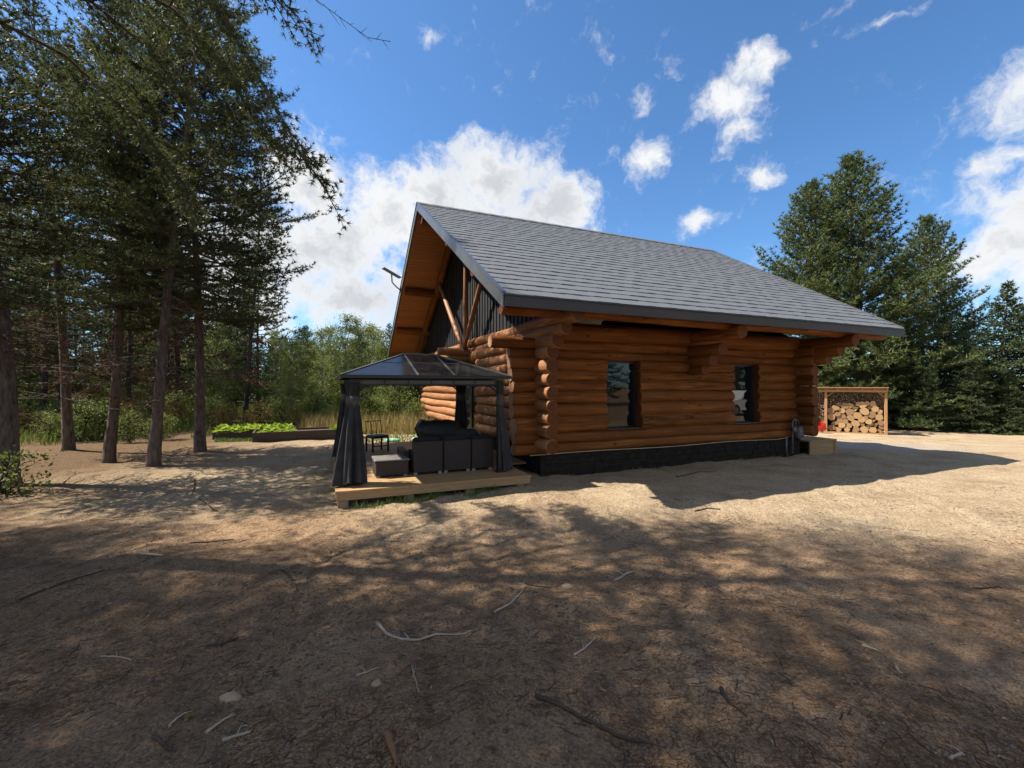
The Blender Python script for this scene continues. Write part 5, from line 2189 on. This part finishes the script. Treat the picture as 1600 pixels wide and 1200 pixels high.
# tall dry grass at the clearing edge
P = scatter(26000, (-10, 2), (15.2, 23), lambda x, y: (800 + FPX * x / y > 470) & (800 + FPX * x / y < 700) & (vnoise(x * 1.2, y * 1.2) > 0.25))
blades('dry_grass', P, 0.25, 0.85, 0.010, 'grass_dry', 1, 'tall dry yellow grass behind the gazebo')
P = scatter(9000, (-8, 0), (12.4, 17), lambda x, y: (800 + FPX * x / y > 545) & (800 + FPX * x / y < 700) & (vnoise(x * 1.5, y * 1.5) > 0.45))
blades('lawn_grass', P, 0.04, 0.14, 0.008, 'grass_green', 2, 'patchy green grass beyond the deck')
P = scatter(16000, (-22, -7), (11.5, 22), lambda x, y: (800 + FPX * x / y < 330) & (vnoise(x * 0.9, y * 0.9) > 0.42) & (y > 13 + (x + 12) * 0.5))
blades('forest_grass', P, 0.12, 0.5, 0.012, 'leaf_shrub', 3, 'green undergrowth on the forest floor at the left')
# weeds along the deck
q = [hw(a, -0.70 + 0.10 * math.sin(a * 9) + r_, 0) for a, r_ in zip(np.linspace(-3.2, -0.9, 520), rs.normal(size=520) * 0.05)]
P = np.array([(v.x, v.y, gz(v.x, v.y)) for v in q])
P = P[(vnoise(P[:, 0] * 2.2, P[:, 1] * 2.2) > 0.45)]
blades('deck_weeds', P, 0.03, 0.13, 0.005, 'grass_green', 4, 'low green weeds along the front of the deck', 0.7)
q = [hw(a, -0.06 - abs(r_) * 0.10, 0) for a, r_ in zip(rs.uniform(0.1, 7.0, 420), rs.normal(size=420))]
P = np.array([(v.x, v.y, gz(v.x, v.y)) for v in q])
P = P[(vnoise(P[:, 0] * 3.1, P[:, 1] * 3.1) > 0.56)]
blades('wall_weeds', P, 0.02, 0.09, 0.004, 'grass_dry', 6, 'sparse dry weeds along the foot of the foundation', 0.8)
# grass in front of the low bed
P = scatter(4000, (-9.6, -7.0), (12.3, 14.0), lambda x, y: (800 + FPX * x / y > 335) & (800 + FPX * x / y < 400) & (y > 12.9) & (y < 13.5))
blades('bed_grass', P, 0.03, 0.10, 0.008, 'grass_green', 5, 'strip of short grass in front of the low raised bed')


def litter(name, n, xr, yr, lmin, lmax, wdt, mat, seed, label, dens=0.0):
    """thin twigs, needles and chips lying on the ground"""
    r_ = np.random.RandomState(seed)
    # denser near the camera: sample evenly over the picture rather than the ground
    t = r_.rand(n)
    y = 1.0 / (1 / yr[0] + (1 / yr[1] - 1 / yr[0]) * t)
    x = r_.uniform(xr[0], xr[1], n) * y
    k = vnoise(x * 1.1 + 3, y * 1.1) > dens
    x, y = x[k], y[k]
    n = len(x)
    a = r_.uniform(0, 6.28, n)
    L = r_.uniform(lmin, lmax, n)
    dx, dy = np.cos(a) * L / 2, np.sin(a) * L / 2
    w = wdt * r_.uniform(0.6, 1.5, n)
    nx, ny = -np.sin(a) * w, np.cos(a) * w
    z0, z1 = height(x - dx, y - dy) + w * 0.5, height(x + dx, y + dy) + w * 0.5
    lift = w * 1.3
    bend = r_.uniform(-0.14, 0.14, n) * L
    mx, my = x - np.sin(a) * bend, y + np.cos(a) * bend
    zm = np.maximum(height(mx, my), (z0 + z1) / 2) + w * 0.5
    v = np.empty((n, 9, 3))
    for i, (cx, cy, cz) in enumerate(((x - dx, y - dy, z0), (mx, my, zm), (x + dx, y + dy, z1))):
        v[:, i * 3 + 0] = np.stack([cx - nx, cy - ny, cz - 0.3 * w], 1)
        v[:, i * 3 + 1] = np.stack([cx + nx, cy + ny, cz - 0.3 * w], 1)
        v[:, i * 3 + 2] = np.stack([cx, cy, cz + lift], 1)
    i = np.arange(n)[:, None] * 9
    qs = []
    for s in (0, 3):
        qs += [i + np.array([[s, s + 2, s + 5, s + 3]]), i + np.array([[s + 2, s + 1, s + 4, s + 5]])]
    o = link(name, np_mesh(name, v.reshape(-1, 3), np.concatenate(qs), mat))
    tag(o, label, 'litter', None, 'stuff')


litter('twig_litter', 1300, (-1.25, 1.25), (1.6, 13), 0.02, 0.11, 0.0020, 'stick_dark', 1, 'fine dark twigs strewn over the sandy ground', 0.30)
litter('pale_twig_litter', 420, (-1.25, 1.25), (1.6, 10), 0.02, 0.09, 0.0022, 'twig_brown', 2, 'fine grey twigs strewn over the sandy ground', 0.35)
litter('needle_litter', 26000, (-1.25, 1.25), (1.6, 7), 0.015, 0.05, 0.0010, 'needle_dead', 3, 'fallen brown pine needles on the sandy ground', 0.38)
litter('wood_chips', 170, (-1.25, 1.25), (1.7, 9), 0.008, 0.026, 0.0028, 'stick_pale', 4, 'pale wood chips scattered on the sandy ground', 0.30)


def pebbles():
    r_ = np.random.RandomState(9)
    n = 5000
    t = r_.rand(n)
    y = 1.0 / (1 / 1.6 + (1 / 12.0 - 1 / 1.6) * t)
    x = r_.uniform(-1.25, 1.25, n) * y
    s = r_.uniform(0.002, 0.009, n) * r_.choice([1, 1, 1, 1.8], n)
    base = np.array([(1, 0, 0), (-1, 0, 0), (0, 1, 0), (0, -1, 0), (0, 0, 0.8), (0, 0, -0.8)], float)
    v = base[None] * s[:, None, None] * r_.uniform(0.7, 1.3, (n, 6, 3)) + np.stack([x, y, height(x, y) + s * 0.2], 1)[:, None, :]
    f = np.array([(0, 2, 4), (2, 1, 4), (1, 3, 4), (3, 0, 4), (2, 0, 5), (1, 2, 5), (3, 1, 5), (0, 3, 5)])
    t = (np.arange(n)[:, None, None] * 6 + f[None]).reshape(-1, 3)
    o = link('pebbles', np_mesh('pebbles', v.reshape(-1, 3), t, 'clod', False))
    tag(o, 'small clods and pebbles scattered on the sandy ground', 'pebbles', None, 'stuff')


simple('clod', (0.16, 0.115, 0.08), 0.95, 0, 0.6, 30)
pebbles()


def stick(pix, r, mat, label, n_sub=4):
    W_ = []
    for i in range(len(pix) - 1):
        for s in range(n_sub):
            t = s / n_sub
            W_.append(gpt(pix[i][0] * (1 - t) + pix[i + 1][0] * t, pix[i][1] * (1 - t) + pix[i + 1][1] * t))
    W_.append(gpt(*pix[-1]))
    r_ = random.Random(int(pix[0][0] * 7 + pix[0][1]))
    o0 = W_[0].copy()
    pts, rad = [], []
    for k, w in enumerate(W_):
        t = k / (len(W_) - 1)
        pts.append((w.x - o0.x + r_.uniform(-0.003, 0.003), w.y - o0.y + r_.uniform(-0.003, 0.003), gz(w.x, w.y) + r * 0.9))
        rad.append(r * (1 - 0.55 * t) * r_.uniform(0.85, 1.15))
    # rest on the higher of ground and chord
    m = MB()
    rad = [q_ * 1.2 for q_ in rad]
    # a broken side twig
    if len(pts) > 6:
        k_ = len(pts) // 2
        a_ = Vector(pts[k_])
        e_ = a_ + Vector((r_.uniform(-0.06, 0.06), r_.uniform(0.03, 0.08), 0.012))
        m.tube([a_, (a_ + e_) / 2 + Vector((0, 0, 0.006)), e_], [r * 0.5, r * 0.4, r * 0.25], 6)
    m.tube(pts, rad, 8)
    tag(m.build('fallen_stick', mat, None, (o0.x, o0.y, 0)), label, 'stick', 'sticks lying on the ground')


STICKS = [
    ([(588, 972), (605, 988), (628, 998), (655, 1000), (690, 992), (738, 980)], 0.009, 'stick_grey', 'curved pale grey stick lying in the middle of the foreground'),
    ([(772, 957), (800, 942), (822, 914)], 0.007, 'stick_grey', 'short grey stick right of the curved pale one'),
    ([(820, 908), (838, 914), (860, 917)], 0.006, 'stick_dark', 'small dark stick at the tip of the short grey one'),
    ([(218, 869), (232, 874), (256, 876)], 0.016, 'stick_pale', 'pale peeled bark piece on the left foreground'),
    ([(34, 936), (90, 918), (166, 894)], 0.008, 'stick_dark', 'long thin dark stick at the left edge of the foreground'),
    ([(325, 1140), (345, 1126), (369, 1109)], 0.007, 'stick_pale', 'straight pale stick at the bottom left'),
    ([(351, 1151), (372, 1148), (394, 1144)], 0.008, 'stick_grey', 'short grey stick below the straight pale one'),
    ([(267, 1130), (278, 1119), (291, 1111)], 0.006, 'stick_pale', 'pale stick with a leaf beside it at the bottom left'),
    ([(608, 1162), (613, 1180), (620, 1204)], 0.016, 'stick_red', 'stout reddish stick cut by the bottom edge'),
    ([(837, 1094), (870, 1106), (915, 1128), (965, 1152), (1020, 1167)], 0.010, 'stick_dark', 'long dark stick at the bottom right of centre'),
    ([(897, 1022), (912, 1012), (931, 997)], 0.007, 'stick_grey', 'short forked-looking stick right of the curved pale one'),
    ([(960, 906), (974, 900), (991, 893)], 0.010, 'stick_grey', 'short thick stick in the middle distance on the dark soil'),
    ([(645, 1050), (647, 1066), (655, 1092)], 0.004, 'stick_grey', 'thin upright-lying twig below the curved pale stick'),
    ([(558, 1056), (572, 1053), (592, 1046)], 0.005, 'stick_grey', 'small grey twig left of the thin one in the foreground'),
    ([(298, 853), (330, 849), (366, 845)], 0.007, 'stick_dark', 'dark straight stick lying before the lit sand on the left'),
    ([(305, 752), (304, 764), (300, 778)], 0.010, 'stick_dark', 'dark stick pointing at the leaning pine trunk'),
    ([(312, 782), (325, 790), (342, 800)], 0.010, 'stick_dark', 'dark stick just below the one pointing at the pine'),
    ([(242, 1145), (258, 1154), (275, 1167)], 0.008, 'stick_dark', 'short dark stick near the bottom left corner'),
    ([(160, 1016), (185, 1018), (208, 1023)], 0.005, 'stick_grey', 'thin pale twig in the lower left foreground'),
    ([(440, 895), (449, 901), (458, 910)], 0.008, 'stick_dark', 'short dark stick left of the curved pale one'),
    ([(324, 1003), (350, 998), (374, 985)], 0.009, 'stick_dark', 'dark stick by a sandy patch in the left foreground'),
    ([(1125, 1085), (1140, 1110), (1165, 1132)], 0.009, 'stick_dark', 'dark bent stick in the lower right foreground'),
    ([(1345, 1014), (1360, 1018), (1372, 1021)], 0.006, 'stick_pale', 'small pale stick at the right of the foreground'),
    ([(1398, 1044), (1402, 1050), (1408, 1055)], 0.006, 'stick_grey', 'tiny grey stick below the small pale one on the right'),
    ([(1056, 745), (1090, 741), (1120, 738)], 0.008, 'stick_dark', 'dark stick in the shadow of the cabin eave'),
    ([(1085, 797), (1105, 794), (1125, 796)], 0.010, 'stick_dark', 'dark stick on the lit sand before the cabin'),
    ([(1520, 918), (1540, 917), (1560, 915)], 0.008, 'stick_dark', 'dark stick in the dappled light at the right edge'),
    ([(1480, 1185), (1500, 1178), (1504, 1180)], 0.006, 'stick_grey', 'small grey stick near the bottom right corner'),
]
wood('stick_red', (0.16, 0.07, 0.035), (0.34, 0.16, 0.08), 0, 0.85, 2.0, 0.3)
for s_ in STICKS:
    stick(*s_)


def fallen_leaf():
    p = gpt(297, 1115)
    m = MB()
    n = 8
    for i in range(n):
        a0, a1 = 2 * math.pi * i / n, 2 * math.pi * (i + 1) / n
        m.face([(0, 0, 0.012), (0.026 * math.cos(a0), 0.018 * math.sin(a0), 0.004 + 0.012 * (i % 2)), (0.026 * math.cos(a1), 0.018 * math.sin(a1), 0.004 + 0.012 * ((i + 1) % 2))], True)
    m.tube([(0.024, 0, 0.006), (0.045, 0.005, 0.004)], 0.0015, 5)
    tag(m.build('fallen_leaf', 'leaf_gold', None, (p.x, p.y, gz(p.x, p.y) + 0.004)), 'single yellow fallen leaf at the bottom left', 'leaf')


fallen_leaf()


def flat_stones():
    for (x, y, s, lab) in ((362, 1083, 0.05, 'flat pale stone in the bottom left foreground'), (590, 1072, 0.028, 'small half-buried stone below the curved pale stick'), (886, 915, 0.045, 'pale stone in the middle of the dark soil')):
        p = gpt(x, y)
        r_ = random.Random(x)
        m = MB()
        n = 12
        rings = [(1.0, -0.012), (0.86, 0.006), (0.5, 0.020), (0.0, 0.023)]
        jt = [r_.uniform(0.8, 1.15) for _ in range(n)]
        R_ = [[(s * 1.25 * a * jt[j] * math.cos(2 * math.pi * j / n), s * 0.8 * a * jt[j] * math.sin(2 * math.pi * j / n), z) for j in range(n)] for a, z in rings]
        for k in range(3):
            for j in range(n):
                m.face([R_[k][j], R_[k][(j + 1) % n], R_[k + 1][(j + 1) % n], R_[k + 1][j]], True)
        tag(m.build('flat_stone', 'stone_pale', None, (p.x, p.y, gz(p.x, p.y))), lab, 'stone')


flat_stones()
